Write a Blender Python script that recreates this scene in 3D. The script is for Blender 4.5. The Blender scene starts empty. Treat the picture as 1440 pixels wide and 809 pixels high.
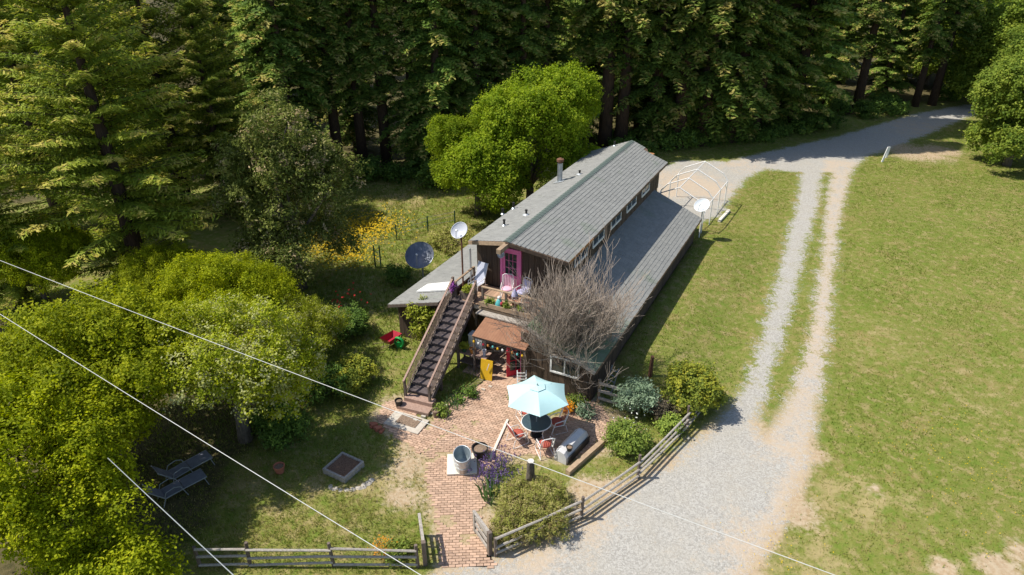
import bpy, math, random
import numpy as np
from mathutils import Vector, Matrix, Quaternion

random.seed(7)
RNG = np.random.default_rng(11)
S = bpy.context.scene
COL = S.collection

# ------------------------------------------------------------------ camera
CAM_H = 19.0
PITCH = math.atan(516 / 960.0)
cam_d = bpy.data.cameras.new('camera'); cam = bpy.data.objects.new('camera', cam_d); COL.objects.link(cam)
cam.location = (0, 0, CAM_H); cam.rotation_euler = (math.pi / 2 - PITCH, 0, 0)
cam_d.sensor_width = 36; cam_d.lens = 24; cam_d.clip_end = 3000; cam_d.clip_start = 0.1
S.camera = cam

# ------------------------------------------------------------------ sky, sun, exposure
SUN_AZ = Vector((-0.9995, 0.03))      # horizontal direction towards the sun
SUN_EL = math.radians(55.5)
wd = bpy.data.worlds.new('World'); S.world = wd; wd.use_nodes = True
nt = wd.node_tree; bg = nt.nodes['Background']
sky = nt.nodes.new('ShaderNodeTexSky'); sky.sky_type = 'NISHITA'; sky.sun_disc = False
sky.sun_elevation = SUN_EL; sky.sun_rotation = math.atan2(SUN_AZ.x, SUN_AZ.y)
sky.altitude = 200; sky.air_density = 1.0; sky.dust_density = 1.0
nt.links.new(sky.outputs[0], bg.inputs[0]); bg.inputs[1].default_value = 0.125
sd_ = bpy.data.lights.new('sun', 'SUN'); sd_.energy = 4.6; sd_.angle = math.radians(0.55); sd_.color = (1.0, 0.955, 0.87)
sun = bpy.data.objects.new('sun', sd_); COL.objects.link(sun); sun.location = (-40, -10, 60)
to_sun = Vector((SUN_AZ.x * math.cos(SUN_EL), SUN_AZ.y * math.cos(SUN_EL), math.sin(SUN_EL))).normalized()
sun.rotation_euler = to_sun.to_track_quat('Z', 'Y').to_euler()
S.view_settings.view_transform = 'Standard'; S.view_settings.look = 'None'
S.view_settings.exposure = 0.38; S.view_settings.gamma = 1.0; S.view_settings.use_curve_mapping = False
S.render.engine = 'CYCLES'
S.cycles.max_bounces = 6; S.cycles.diffuse_bounces = 3; S.cycles.glossy_bounces = 2
S.cycles.transmission_bounces = 4; S.cycles.transparent_max_bounces = 6
S.cycles.use_denoising = True

# ------------------------------------------------------------------ survey helpers: points on level planes, house frame
FPX, CX, CY = 960.0, 720.0, 404.5
_fw = np.array([0, math.cos(PITCH), -math.sin(PITCH)]); _up = np.array([0, math.sin(PITCH), math.cos(PITCH)])
def P(u, v, z=0.0):
    d = _fw + np.array([1.0, 0, 0]) * ((u - CX) / FPX) - _up * ((v - CY) / FPX)
    t = (z - CAM_H) / d[2]
    return Vector((d[0] * t, d[1] * t, z))
def PP(pts, z=0.0): return [tuple(P(u, v, z)[:2]) for u, v in pts]
TH = math.radians(26.99)
HO = Vector((-0.39, 30.25, 0))
def HW(x, y, z=0.0):
    return Vector((HO.x + x * math.cos(TH) + y * math.sin(TH), HO.y - x * math.sin(TH) + y * math.cos(TH), z))
def to_house(p):
    q = Vector(p) - HO
    return Vector((q.x * math.cos(TH) - q.y * math.sin(TH), q.x * math.sin(TH) + q.y * math.cos(TH), p[2]))

# ------------------------------------------------------------------ material helpers
def nnode(t, typ, **kw):
    n = t.nodes.new(typ)
    for k, v in kw.items(): setattr(n, k, v)
    return n
def mat(name, c1, c2=None, scale=6.0, rough=0.8, metal=0.0, bump=0.0, stretch=(1, 1, 1), spec=0.3, c3=None, detail=5.0, island=0.0, bscale=None):
    m = bpy.data.materials.new(name); m.use_nodes = True; t = m.node_tree
    b = t.nodes['Principled BSDF']; b.inputs['Roughness'].default_value = rough; b.inputs['Metallic'].default_value = metal
    b.inputs['Specular IOR Level'].default_value = spec
    c2 = c2 or tuple(x * 0.72 for x in c1)
    tc = nnode(t, 'ShaderNodeTexCoord'); mp = nnode(t, 'ShaderNodeMapping'); mp.inputs['Scale'].default_value = stretch
    t.links.new(tc.outputs['Object'], mp.inputs[0])
    nz = nnode(t, 'ShaderNodeTexNoise'); nz.inputs['Scale'].default_value = scale; nz.inputs['Detail'].default_value = detail; nz.inputs['Roughness'].default_value = 0.65
    t.links.new(mp.outputs[0], nz.inputs['Vector'])
    rp = nnode(t, 'ShaderNodeValToRGB'); r = rp.color_ramp
    r.elements[0].position = 0.3; r.elements[0].color = (*c2, 1); r.elements[1].position = 0.68; r.elements[1].color = (*c1, 1)
    if c3: e = r.elements.new(0.8); e.color = (*c3, 1)
    t.links.new(nz.outputs['Fac'], rp.inputs[0])
    out = rp.outputs[0]
    if island:
        g = nnode(t, 'ShaderNodeNewGeometry'); oi = nnode(t, 'ShaderNodeObjectInfo')
        ad = nnode(t, 'ShaderNodeMath', operation='ADD'); t.links.new(g.outputs['Random Per Island'], ad.inputs[0]); t.links.new(oi.outputs['Random'], ad.inputs[1])
        fr = nnode(t, 'ShaderNodeMath', operation='FRACT'); t.links.new(ad.outputs[0], fr.inputs[0])
        mr = nnode(t, 'ShaderNodeMapRange'); mr.inputs[3].default_value = 1 - island; mr.inputs[4].default_value = 1 + island
        t.links.new(fr.outputs[0], mr.inputs[0])
        mx = nnode(t, 'ShaderNodeVectorMath', operation='SCALE'); t.links.new(out, mx.inputs[0]); t.links.new(mr.outputs[0], mx.inputs['Scale'])
        out = mx.outputs[0]
    t.links.new(out, b.inputs['Base Color'])
    if bump:
        bn = nnode(t, 'ShaderNodeTexNoise'); bn.inputs['Scale'].default_value = bscale or scale * 3; bn.inputs['Detail'].default_value = 4
        t.links.new(mp.outputs[0], bn.inputs['Vector'])
        bp = nnode(t, 'ShaderNodeBump'); bp.inputs['Strength'].default_value = bump; bp.inputs['Distance'].default_value = 0.03
        t.links.new(bn.outputs['Fac'], bp.inputs['Height']); t.links.new(bp.outputs[0], b.inputs['Normal'])
    return m
def leafmat(name, cols, trans=0.32, hue=0.10, rough=0.6, gain=1.0):
    """cols: ramp of leaf colours along the per-leaf attribute 'tint'."""
    cols = [tuple(min(.9, q * gain) for q in c) for c in cols]
    m = bpy.data.materials.new(name); m.use_nodes = True; t = m.node_tree
    b = t.nodes['Principled BSDF']; b.inputs['Roughness'].default_value = rough; b.inputs['Specular IOR Level'].default_value = 0.08
    at = nnode(t, 'ShaderNodeAttribute', attribute_name='tint')
    rp = nnode(t, 'ShaderNodeValToRGB'); r = rp.color_ramp
    r.elements[0].position = 0; r.elements[0].color = (*cols[0], 1); r.elements[1].position = 1; r.elements[1].color = (*cols[-1], 1)
    for i, c in enumerate(cols[1:-1]):
        e = r.elements.new((i + 1) / (len(cols) - 1)); e.color = (*c, 1)
    t.links.new(at.outputs['Fac'], rp.inputs[0])
    oi = nnode(t, 'ShaderNodeObjectInfo'); mr = nnode(t, 'ShaderNodeMapRange'); mr.inputs[3].default_value = 1 - hue * 1.6; mr.inputs[4].default_value = 1 + hue * 1.6
    t.links.new(oi.outputs['Random'], mr.inputs[0])
    hs = nnode(t, 'ShaderNodeHueSaturation'); t.links.new(rp.outputs[0], hs.inputs['Color']); t.links.new(mr.outputs[0], hs.inputs['Value'])
    t.links.new(hs.outputs[0], b.inputs['Base Color'])
    tr = nnode(t, 'ShaderNodeBsdfTranslucent')
    br = nnode(t, 'ShaderNodeHueSaturation'); br.inputs['Value'].default_value = 1.3; br.inputs['Saturation'].default_value = 1.05
    t.links.new(hs.outputs[0], br.inputs['Color']); t.links.new(br.outputs[0], tr.inputs['Color'])
    mx = nnode(t, 'ShaderNodeMixShader'); mx.inputs[0].default_value = trans
    t.links.new(b.outputs[0], mx.inputs[1]); t.links.new(tr.outputs[0], mx.inputs[2])
    t.links.new(mx.outputs[0], t.nodes['Material Output'].inputs[0])
    return m

M = {}
M['bark_dark'] = mat('redwood_bark', (0.10, 0.062, 0.042), (0.035, 0.024, 0.018), 3, 0.95, bump=0.8, stretch=(4, 4, 0.6))
M['bark_grey'] = mat('oak_bark', (0.19, 0.16, 0.13), (0.07, 0.055, 0.045), 4, 0.95, bump=0.8, stretch=(3, 3, 0.8))
M['twig'] = mat('bare_twig', (0.36, 0.295, 0.24), (0.21, 0.165, 0.13), 5, 0.9)
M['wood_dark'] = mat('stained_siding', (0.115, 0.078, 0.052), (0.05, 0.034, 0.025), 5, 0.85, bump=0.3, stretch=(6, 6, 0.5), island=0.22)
M['wood_red'] = mat('redwood_rail', (0.37, 0.25, 0.195), (0.23, 0.145, 0.11), 6, 0.75, bump=0.2, stretch=(2, 2, 2), island=0.15)
M['wood_stair'] = mat('stair_tread_wood', (0.13, 0.105, 0.10), (0.065, 0.05, 0.05), 6, 0.8, island=0.2)
M['wood_fret'] = mat('fretwork_wood', (0.27, 0.20, 0.15), (0.15, 0.105, 0.08), 7, 0.8, island=0.2)
M['wood_grey'] = mat('weathered_rail', (0.44, 0.40, 0.35), (0.25, 0.215, 0.18), 5, 0.9, bump=0.3, stretch=(3, 3, 3), island=0.15)
M['wood_post'] = mat('weathered_post', (0.20, 0.155, 0.125), (0.10, 0.075, 0.06), 6, 0.9, bump=0.3, stretch=(3, 3, 0.6), island=0.15)
M['wood_deck'] = mat('deck_board', (0.50, 0.33, 0.215), (0.34, 0.22, 0.145), 5, 0.8, stretch=(5, 0.6, 1), island=0.18)
M['wood_tan'] = mat('tan_beam', (0.42, 0.30, 0.19), (0.27, 0.19, 0.125), 5, 0.8, stretch=(1, 1, 1), island=0.1)
M['fascia'] = mat('fascia_board', (0.20, 0.13, 0.085), (0.10, 0.065, 0.045), 5, 0.8)
M['fascia_orange'] = mat('bare_fascia', (0.42, 0.20, 0.075), (0.25, 0.12, 0.05), 6, 0.8)
M['pink'] = mat('pink_paint', (0.80, 0.20, 0.42), (0.70, 0.155, 0.35), 3, 0.5)
M['pink_pale'] = mat('pale_pink_paint', (0.86, 0.50, 0.60), (0.78, 0.42, 0.53), 3, 0.5)
M['red_door'] = mat('red_paint', (0.58, 0.03, 0.055), (0.45, 0.025, 0.045), 3, 0.5)
M['white'] = mat('white_paint', (0.80, 0.79, 0.76), (0.68, 0.67, 0.64), 4, 0.5)
M['white_metal'] = mat('white_tube', (0.82, 0.80, 0.77), (0.70, 0.67, 0.63), 6, 0.4)
M['glass'] = mat('window_glass', (0.035, 0.05, 0.05), (0.02, 0.03, 0.03), 2, 0.06, spec=0.8)
M['canvas'] = mat('aqua_canvas', (0.47, 0.68, 0.68), (0.43, 0.63, 0.63), 2, 0.85)
M['red_cushion'] = mat('red_cushion', (0.46, 0.105, 0.075), (0.36, 0.075, 0.055), 5, 0.9)
M['table_glass'] = mat('table_glass', (0.06, 0.095, 0.11), (0.045, 0.075, 0.09), 3, 0.12, spec=0.7)
M['galv'] = mat('galvanised_steel', (0.62, 0.64, 0.64), (0.48, 0.51, 0.52), 9, 0.42, metal=0.55)
M['galv_in'] = mat('galvanised_inside', (0.36, 0.42, 0.44), (0.27, 0.33, 0.36), 6, 0.45, metal=0.5)
M['concrete'] = mat('concrete', (0.55, 0.49, 0.41), (0.43, 0.38, 0.31), 5, 0.9, bump=0.2)
M['pale_board'] = mat('pale_board', (0.72, 0.66, 0.57), (0.63, 0.57, 0.48), 3, 0.8)
M['black'] = mat('black_plastic', (0.035, 0.032, 0.03), (0.02, 0.018, 0.017), 5, 0.5)
M['soil'] = mat('potting_soil', (0.30, 0.215, 0.15), (0.14, 0.095, 0.065), 14, 0.95, bump=0.5)
M['leaf_litter_dry'] = mat('dry_leaves', (0.24, 0.14, 0.09), (0.10, 0.06, 0.04), 16, 0.95, bump=0.6)
M['cover'] = mat('grey_cover', (0.62, 0.60, 0.58), (0.52, 0.50, 0.49), 3, 0.8, bump=0.15)
M['dish'] = mat('dish_grey', (0.50, 0.51, 0.55), (0.42, 0.43, 0.47), 3, 0.4)
M['dish_mesh'] = mat('dish_dark_mesh', (0.15, 0.165, 0.20), (0.09, 0.10, 0.125), 2.2, 0.35, metal=0.35, stretch=(3, 0.4, 1))
M['dish_white'] = mat('dish_white', (0.70, 0.73, 0.74), (0.62, 0.65, 0.67), 3, 0.4)
M['steel'] = mat('flue_steel', (0.42, 0.45, 0.47), (0.28, 0.31, 0.33), 5, 0.4, metal=0.7)
M['rust'] = mat('rusty_pipe', (0.20, 0.095, 0.055), (0.11, 0.055, 0.035), 8, 0.9)
M['rust_sheet'] = mat('rusty_roofing', (0.30, 0.15, 0.085), (0.22, 0.105, 0.06), 2.2, 0.75, c3=(0.33, 0.19, 0.12))
M['yellow'] = mat('yellow_paint', (0.72, 0.43, 0.02), (0.60, 0.35, 0.02), 3, 0.5)
M['green_plastic'] = mat('green_hose', (0.02, 0.33, 0.07), (0.015, 0.24, 0.05), 8, 0.45)
M['green_paint'] = mat('green_post', (0.03, 0.09, 0.045), (0.02, 0.06, 0.03), 6, 0.6)
M['red_plastic'] = mat('red_plastic', (0.42, 0.03, 0.05), (0.32, 0.02, 0.04), 4, 0.4)
M['terracotta'] = mat('terracotta', (0.46, 0.165, 0.095), (0.36, 0.12, 0.07), 6, 0.85)
M['orange'] = mat('orange_glaze', (0.62, 0.25, 0.05), (0.5, 0.19, 0.04), 4, 0.5)
M['sling'] = mat('grey_sling', (0.20, 0.205, 0.24), (0.15, 0.155, 0.185), 6, 0.8)
M['sling_light'] = mat('pale_sling', (0.52, 0.53, 0.60), (0.44, 0.45, 0.53), 6, 0.8)
M['lilac'] = mat('lilac_sling', (0.46, 0.44, 0.60), (0.38, 0.36, 0.50), 5, 0.8)
M['turq'] = mat('turquoise_glaze', (0.12, 0.46, 0.46), (0.09, 0.36, 0.36), 4, 0.4)
M['cable'] = mat('cable', (0.62, 0.61, 0.58), (0.55, 0.54, 0.51), 4, 0.6)
M['metal_grey'] = mat('grey_tube', (0.36, 0.38, 0.38), (0.28, 0.30, 0.30), 5, 0.45, metal=0.3)
M['brick_paver'] = mat('brick_paver', (0.50, 0.345, 0.245), (0.42, 0.27, 0.185), 1.2, 0.9, bump=0.3, island=0.2, c3=(0.52, 0.42, 0.315))
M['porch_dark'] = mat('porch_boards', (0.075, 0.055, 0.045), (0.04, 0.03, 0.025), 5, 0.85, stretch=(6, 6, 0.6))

def shingle_mat(name, c1, c2, moss):
    m = bpy.data.materials.new(name); m.use_nodes = True; t = m.node_tree; b = t.nodes['Principled BSDF']
    b.inputs['Roughness'].default_value = 0.9; b.inputs['Specular IOR Level'].default_value = 0.2
    tc = nnode(t, 'ShaderNodeTexCoord'); g = nnode(t, 'ShaderNodeNewGeometry')
    n1 = nnode(t, 'ShaderNodeTexNoise'); n1.inputs['Scale'].default_value = 0.7; n1.inputs['Detail'].default_value = 6; t.links.new(tc.outputs['Object'], n1.inputs[0])
    n2 = nnode(t, 'ShaderNodeTexNoise'); n2.inputs['Scale'].default_value = 22; n2.inputs['Detail'].default_value = 3; t.links.new(tc.outputs['Object'], n2.inputs[0])
    mx = nnode(t, 'ShaderNodeMix', data_type='RGBA'); mx.inputs[6].default_value = (*c1, 1); mx.inputs[7].default_value = (*c2, 1)
    t.links.new(g.outputs['Random Per Island'], mx.inputs[0])
    # stains of lichen / moss with a shape of their own
    at = nnode(t, 'ShaderNodeAttribute', attribute_name='moss')
    ad = nnode(t, 'ShaderNodeMath', operation='ADD'); t.links.new(n1.outputs[0], ad.inputs[0]); t.links.new(at.outputs['Fac'], ad.inputs[1])
    mr = nnode(t, 'ShaderNodeMapRange'); mr.inputs[1].default_value = 0.62; mr.inputs[2].default_value = 0.95; t.links.new(ad.outputs[0], mr.inputs[0])
    m2 = nnode(t, 'ShaderNodeMix', data_type='RGBA'); t.links.new(mr.outputs[0], m2.inputs[0]); t.links.new(mx.outputs[2], m2.inputs[6]); m2.inputs[7].default_value = (*moss, 1)
    m3 = nnode(t, 'ShaderNodeMapRange'); m3.inputs[3].default_value = 0.75; m3.inputs[4].default_value = 1.25; t.links.new(n2.outputs[0], m3.inputs[0])
    sc = nnode(t, 'ShaderNodeVectorMath', operation='SCALE'); t.links.new(m2.outputs[2], sc.inputs[0]); t.links.new(m3.outputs[0], sc.inputs['Scale'])
    t.links.new(sc.outputs[0], b.inputs['Base Color'])
    return m
M['shingle'] = shingle_mat('asphalt_shingle', (0.265, 0.262, 0.242), (0.228, 0.226, 0.21), (0.125, 0.175, 0.10))
M['shingle_cap'] = shingle_mat('ridge_shingle', (0.145, 0.175, 0.155), (0.11, 0.14, 0.12), (0.13, 0.17, 0.12))

# foliage
M['leaf_oak'] = leafmat('oak_leaf', [(0.15, 0.19, 0.008), (0.30, 0.345, 0.010), (0.47, 0.48, 0.018)], 0.38)
M['leaf_oak2'] = leafmat('oak_leaf_lichen', [(0.14, 0.18, 0.012), (0.26, 0.31, 0.014), (0.39, 0.41, 0.025), (0.42, 0.42, 0.20)], 0.36)
M['leaf_center'] = leafmat('broad_leaf_bright', [(0.12, 0.19, 0.012), (0.23, 0.315, 0.015), (0.36, 0.42, 0.03)], 0.38)
M['leaf_madrone'] = leafmat('madrone_leaf', [(0.075, 0.105, 0.02), (0.18, 0.215, 0.04), (0.30, 0.31, 0.08), (0.55, 0.42, 0.24)], 0.27)
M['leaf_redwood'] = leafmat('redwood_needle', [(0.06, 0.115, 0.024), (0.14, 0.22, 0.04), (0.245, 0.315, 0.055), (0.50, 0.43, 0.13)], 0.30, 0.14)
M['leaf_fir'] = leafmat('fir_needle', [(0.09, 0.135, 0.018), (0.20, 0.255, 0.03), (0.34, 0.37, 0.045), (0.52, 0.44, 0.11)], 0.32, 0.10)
M['leaf_right'] = leafmat('far_broad_leaf', [(0.10, 0.16, 0.024), (0.21, 0.285, 0.038), (0.35, 0.40, 0.06)], 0.36)
M['leaf_rosemary'] = leafmat('hedge_needle', [(0.24, 0.17, 0.085), (0.24, 0.25, 0.05), (0.36, 0.37, 0.08), (0.46, 0.39, 0.17)], 0.25)
M['leaf_rose'] = leafmat('rose_leaf', [(0.08, 0.12, 0.025), (0.15, 0.20, 0.035), (0.22, 0.26, 0.05)], 0.3, gain=1.45)
M['leaf_sage'] = leafmat('sage_leaf', [(0.085, 0.13, 0.075), (0.16, 0.22, 0.13), (0.25, 0.31, 0.205)], 0.25, gain=1.40)
M['leaf_olive'] = leafmat('olive_bush_leaf', [(0.07, 0.095, 0.02), (0.16, 0.185, 0.025), (0.27, 0.25, 0.03)], 0.3, gain=1.60)
M['leaf_brown'] = leafmat('purple_brown_leaf', [(0.09, 0.075, 0.05), (0.15, 0.12, 0.08)], 0.2, gain=1.30)
M['leaf_vine'] = leafmat('vine_leaf', [(0.12, 0.15, 0.02), (0.24, 0.27, 0.03), (0.36, 0.35, 0.06)], 0.35, gain=1.30)
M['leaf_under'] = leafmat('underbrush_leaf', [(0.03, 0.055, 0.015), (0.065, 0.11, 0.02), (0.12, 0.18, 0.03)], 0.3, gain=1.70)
M['lavender'] = leafmat('lavender_flower', [(0.13, 0.085, 0.20), (0.21, 0.135, 0.31)], 0.2)
M['iris'] = leafmat('iris_blade', [(0.10, 0.19, 0.06), (0.20, 0.30, 0.11)], 0.3)
M['poppy'] = leafmat('poppy_petal', [(0.60, 0.42, 0.02), (0.75, 0.50, 0.03)], 0.2)
M['petal_red'] = leafmat('red_petal', [(0.5, 0.03, 0.03), (0.6, 0.06, 0.05)], 0.2)
M['petal_orange'] = leafmat('orange_petal', [(0.7, 0.24, 0.02), (0.75, 0.35, 0.03)], 0.2)
M['petal_white'] = leafmat('white_petal', [(0.7, 0.7, 0.62), (0.8, 0.8, 0.72)], 0.2)
M['petal_purple'] = leafmat('purple_petal', [(0.30, 0.08, 0.33), (0.42, 0.14, 0.44)], 0.2)
M['lichen'] = leafmat('grey_lichen', [(0.27, 0.29, 0.20), (0.42, 0.43, 0.34)], 0.15)
M['grass'] = leafmat('grass_blade', [(0.10, 0.145, 0.02), (0.175, 0.225, 0.032), (0.25, 0.255, 0.05), (0.42, 0.33, 0.15)], 0.3, 0.0)

# ------------------------------------------------------------------ object helpers
def link(o, parent=None):
    COL.objects.link(o)
    if parent: o.parent = parent
    return o
def tag(o, label=None, cat=None, group=None, kind=None):
    if label: o['label'] = label
    if cat: o['category'] = cat
    if group: o['group'] = group
    if kind: o['kind'] = kind
    return o
def empty(name, loc, rz=0.0, label=None, cat=None, group=None, parent=None, scale=None):
    o = bpy.data.objects.new(name, None); link(o, parent); o.location = loc; o.rotation_euler = (0, 0, rz)
    o.empty_display_size = 0.3
    if scale: o.scale = (scale,) * 3
    return tag(o, label, cat, group)
def inst(name, me, parent=None, loc=(0, 0, 0), rot=(0, 0, 0), scale=(1, 1, 1)):
    o = bpy.data.objects.new(name, me); link(o, parent); o.location = loc; o.rotation_euler = rot; o.scale = scale
    return o
def mesh_np(name, v, f, m, attrs=None, smooth=False):
    v = np.asarray(v, np.float32); f = np.asarray(f, np.int32); k = f.shape[1]
    me = bpy.data.meshes.new(name); me.vertices.add(len(v)); me.vertices.foreach_set('co', v.ravel())
    me.loops.add(f.size); me.loops.foreach_set('vertex_index', f.ravel())
    me.polygons.add(len(f)); me.polygons.foreach_set('loop_start', np.arange(0, f.size, k, dtype=np.int32))
    me.polygons.foreach_set('use_smooth', np.full(len(f), bool(smooth)))
    for n, a in (attrs or {}).items():
        at = me.attributes.new(n, 'FLOAT', 'POINT'); at.data.foreach_set('value', np.asarray(a, np.float32))
    me.update(calc_edges=True); me.materials.append(m)
    return me
class MB:
    def __init__(s): s.v = []; s.f = []
    def add(s, vs, fs):
        o = len(s.v); s.v += [tuple(x) for x in vs]; s.f += [tuple(i + o for i in f) for f in fs]; return s
    def box(s, x0, x1, y0, y1, z0, z1):
        return s.add([(x0, y0, z0), (x1, y0, z0), (x1, y1, z0), (x0, y1, z0), (x0, y0, z1), (x1, y0, z1), (x1, y1, z1), (x0, y1, z1)],
                     [(3, 2, 1, 0), (4, 5, 6, 7), (0, 1, 5, 4), (1, 2, 6, 5), (2, 3, 7, 6), (3, 0, 4, 7)])
    def beam(s, a, b, w, h, up=(0, 0, 1)):
        a = Vector(a); b = Vector(b); d = (b - a).normalized(); up = Vector(up)
        sd = d.cross(up)
        if sd.length < 1e-4: sd = d.cross(Vector((1, 0, 0)))
        sd.normalize(); u = sd.cross(d).normalized(); sd = sd * w / 2; u = u * h / 2
        vs = [a - sd - u, a + sd - u, a + sd + u, a - sd + u, b - sd - u, b + sd - u, b + sd + u, b - sd + u]
        return s.add(vs, [(0, 1, 2, 3), (7, 6, 5, 4), (1, 0, 4, 5), (2, 1, 5, 6), (3, 2, 6, 7), (0, 3, 7, 4)])
    def tube(s, pts, r, n=6, closed=False):
        pts = [Vector(p) for p in pts]; rs = r if isinstance(r, (list, tuple)) else [r] * len(pts)
        vs = []; fs = []; ref = None
        for i, p in enumerate(pts):
            if closed: d = (pts[(i + 1) % len(pts)] - pts[i - 1])
            else: d = (pts[min(i + 1, len(pts) - 1)] - pts[max(i - 1, 0)])
            d.normalize()
            if ref is None: ref = d.orthogonal().normalized()
            ref = (ref - d * ref.dot(d)).normalized(); c = d.cross(ref)
            for k in range(n):
                t = 2 * math.pi * k / n; vs.append(p + (ref * math.cos(t) + c * math.sin(t)) * rs[i])
        m = len(pts); lim = m if closed else m - 1
        for i in range(lim):
            j = (i + 1) % m
            for k in range(n): fs.append((i * n + k, i * n + (k + 1) % n, j * n + (k + 1) % n, j * n + k))
        if not closed: fs += [tuple(reversed(range(n))), tuple(range((m - 1) * n, m * n))]
        return s.add(vs, fs)
    def lathe(s, prof, c=(0, 0, 0), n=20, sx=1, sy=1, cap0=True, cap1=True):
        vs = []; fs = []
        for r, z in prof:
            for k in range(n):
                t = 2 * math.pi * k / n; vs.append((c[0] + r * math.cos(t) * sx, c[1] + r * math.sin(t) * sy, c[2] + z))
        for i in range(len(prof) - 1):
            for k in range(n): fs.append((i * n + k, i * n + (k + 1) % n, (i + 1) * n + (k + 1) % n, (i + 1) * n + k))
        if cap0: fs.append(tuple(reversed(range(n))))
        if cap1: fs.append(tuple(range((len(prof) - 1) * n, len(prof) * n)))
        return s.add(vs, fs)
    def prism_y(s, prof, y0, y1):
        n = len(prof); vs = [(x, y0, z) for x, z in prof] + [(x, y1, z) for x, z in prof]
        return s.add(vs, [tuple(range(n)), tuple(reversed(range(n, 2 * n)))] + [((i + 1) % n, i, n + i, n + (i + 1) % n) for i in range(n)])
    def mesh(s, name, m, smooth=False):
        me = bpy.data.meshes.new(name); me.from_pydata(s.v, [], s.f)
        if smooth: me.polygons.foreach_set('use_smooth', [True] * len(s.f))
        me.update(); me.materials.append(m); return me
    def obj(s, name, m, parent=None, loc=(0, 0, 0), rz=0.0, smooth=False):
        o = bpy.data.objects.new(name, s.mesh(name, m, smooth)); link(o, parent); o.location = loc; o.rotation_euler = (0, 0, rz); return o

# ------------------------------------------------------------------ foliage helpers (numpy)
def unit(a): return a / np.maximum(np.linalg.norm(a, axis=-1, keepdims=True), 1e-6)
def leaves(c, nrm, ln, wd, rng, axis=None):
    """rhombic leaf at each centre c; returns verts, faces"""
    n = len(c); nrm = unit(nrm)
    if axis is None: axis = rng.normal(size=(n, 3))
    t = unit(axis - nrm * np.sum(axis * nrm, 1, keepdims=True)); b = np.cross(nrm, t)
    ln = np.broadcast_to(np.asarray(ln, float).reshape(-1, 1), (n, 1)); wd = np.broadcast_to(np.asarray(wd, float).reshape(-1, 1), (n, 1))
    v = np.stack([c - t * ln, c + b * wd + nrm * wd * 0.15, c + t * ln, c - b * wd + nrm * wd * 0.15], 1).reshape(-1, 3)
    f = np.arange(4 * n).reshape(n, 4)
    return v, f
def crown_mesh(name, lobes, m, rng, twigs=26, per=34, ln=0.09, wd=0.05, sig=0.15, tint=(0.1, 0.9), tip=0.0, flat=1.0):
    """lobes: list of (center, radius). twig clumps sit on lobe shells, leaves round each clump."""
    C = []; N = []; T = []
    for c, r in lobes:
        k = max(4, int(twigs * r * r))
        d = unit(rng.normal(size=(k, 3)) + np.array([0, 0, 0.25])); d[:, 2] *= flat
        rad = r * rng.uniform(0.62, 1.08, (k, 1)); tc = np.array(c) + d * rad
        tt = rng.uniform(0, 1, k)
        kk = rng.integers(int(per * 0.5), int(per * 1.5), k)
        idx = np.repeat(np.arange(k), kk)
        p = tc[idx] + rng.normal(size=(len(idx), 3)) * sig * (0.6 + 0.8 * rng.random((k, 1)))[idx]
        C.append(p); N.append(d[idx] * 0.7 + np.array([-.2, -.05, 0.6]) + rng.normal(size=(len(idx), 3)) * 0.55)
        base = tint[0] + (tint[1] - tint[0]) * tt
        base = np.where(rng.random(k) < tip, 1.0, base)
        T.append(np.clip(base[idx] + rng.normal(size=len(idx)) * 0.13, 0, 1))
    C = np.concatenate(C); N = np.concatenate(N); T = np.concatenate(T)
    s = rng.uniform(0.7, 1.3, len(C))
    v, f = leaves(C, N, ln * s, wd * s, rng)
    return mesh_np(name, v, f, m, {'tint': np.repeat(T, 4)})
def limb(mb, a, b, r0, r1, rng, n=6, seg=4, bend=0.25):
    a = np.array(a, float); b = np.array(b, float); L = np.linalg.norm(b - a); off = rng.normal(size=3) * bend * L * 0.3
    pts = [a + (b - a) * t + off * math.sin(math.pi * t) for t in np.linspace(0, 1, seg + 1)]
    mb.tube([tuple(p) for p in pts], [r0 + (r1 - r0) * t for t in np.linspace(0, 1, seg + 1)], n)
    return pts
def make_lobes(R, zc, zr, n, rng, rmin=0.7, rmax=1.4, below=0.6, c=(0, 0)):
    out = []
    for i in range(n):
        d = unit(rng.normal(size=3)); 
        if d[2] < -0.3: d[2] *= -below
        q = rng.uniform(0.45, 1.0) ** 0.6
        r = rng.uniform(rmin, rmax)
        out.append((np.array([c[0] + d[0] * (R - r * .7) * q, c[1] + d[1] * (R - r * .7) * q, zc + d[2] * (zr - r * .6) * q]), r))
    return out
def trunk_mesh(name, lobes, zfork, r, m, rng, lean=(0, 0), nl=14):
    mb = MB(); fork = (lean[0], lean[1], zfork)
    mb.tube([(0, 0, -0.15), (lean[0] * .3, lean[1] * .3, zfork * .45), fork], [r * 1.35, r, r * .8], 9)
    sel = sorted(lobes, key=lambda l: -l[1])[:nl]
    for c, rr in sel: limb(mb, (fork[0], fork[1], zfork - .15), c, r * .5, 0.025, rng, 5, 4)
    return mb.mesh(name, m, True)
def tree(name, loc, crown, trunk, label, cat='tree', group=None, rz=0.0, scale=1.0):
    e = empty(name, loc, rz, label, cat, group, scale=scale)
    inst('crown', crown, e); inst('trunk', trunk, e)
    return e
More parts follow.
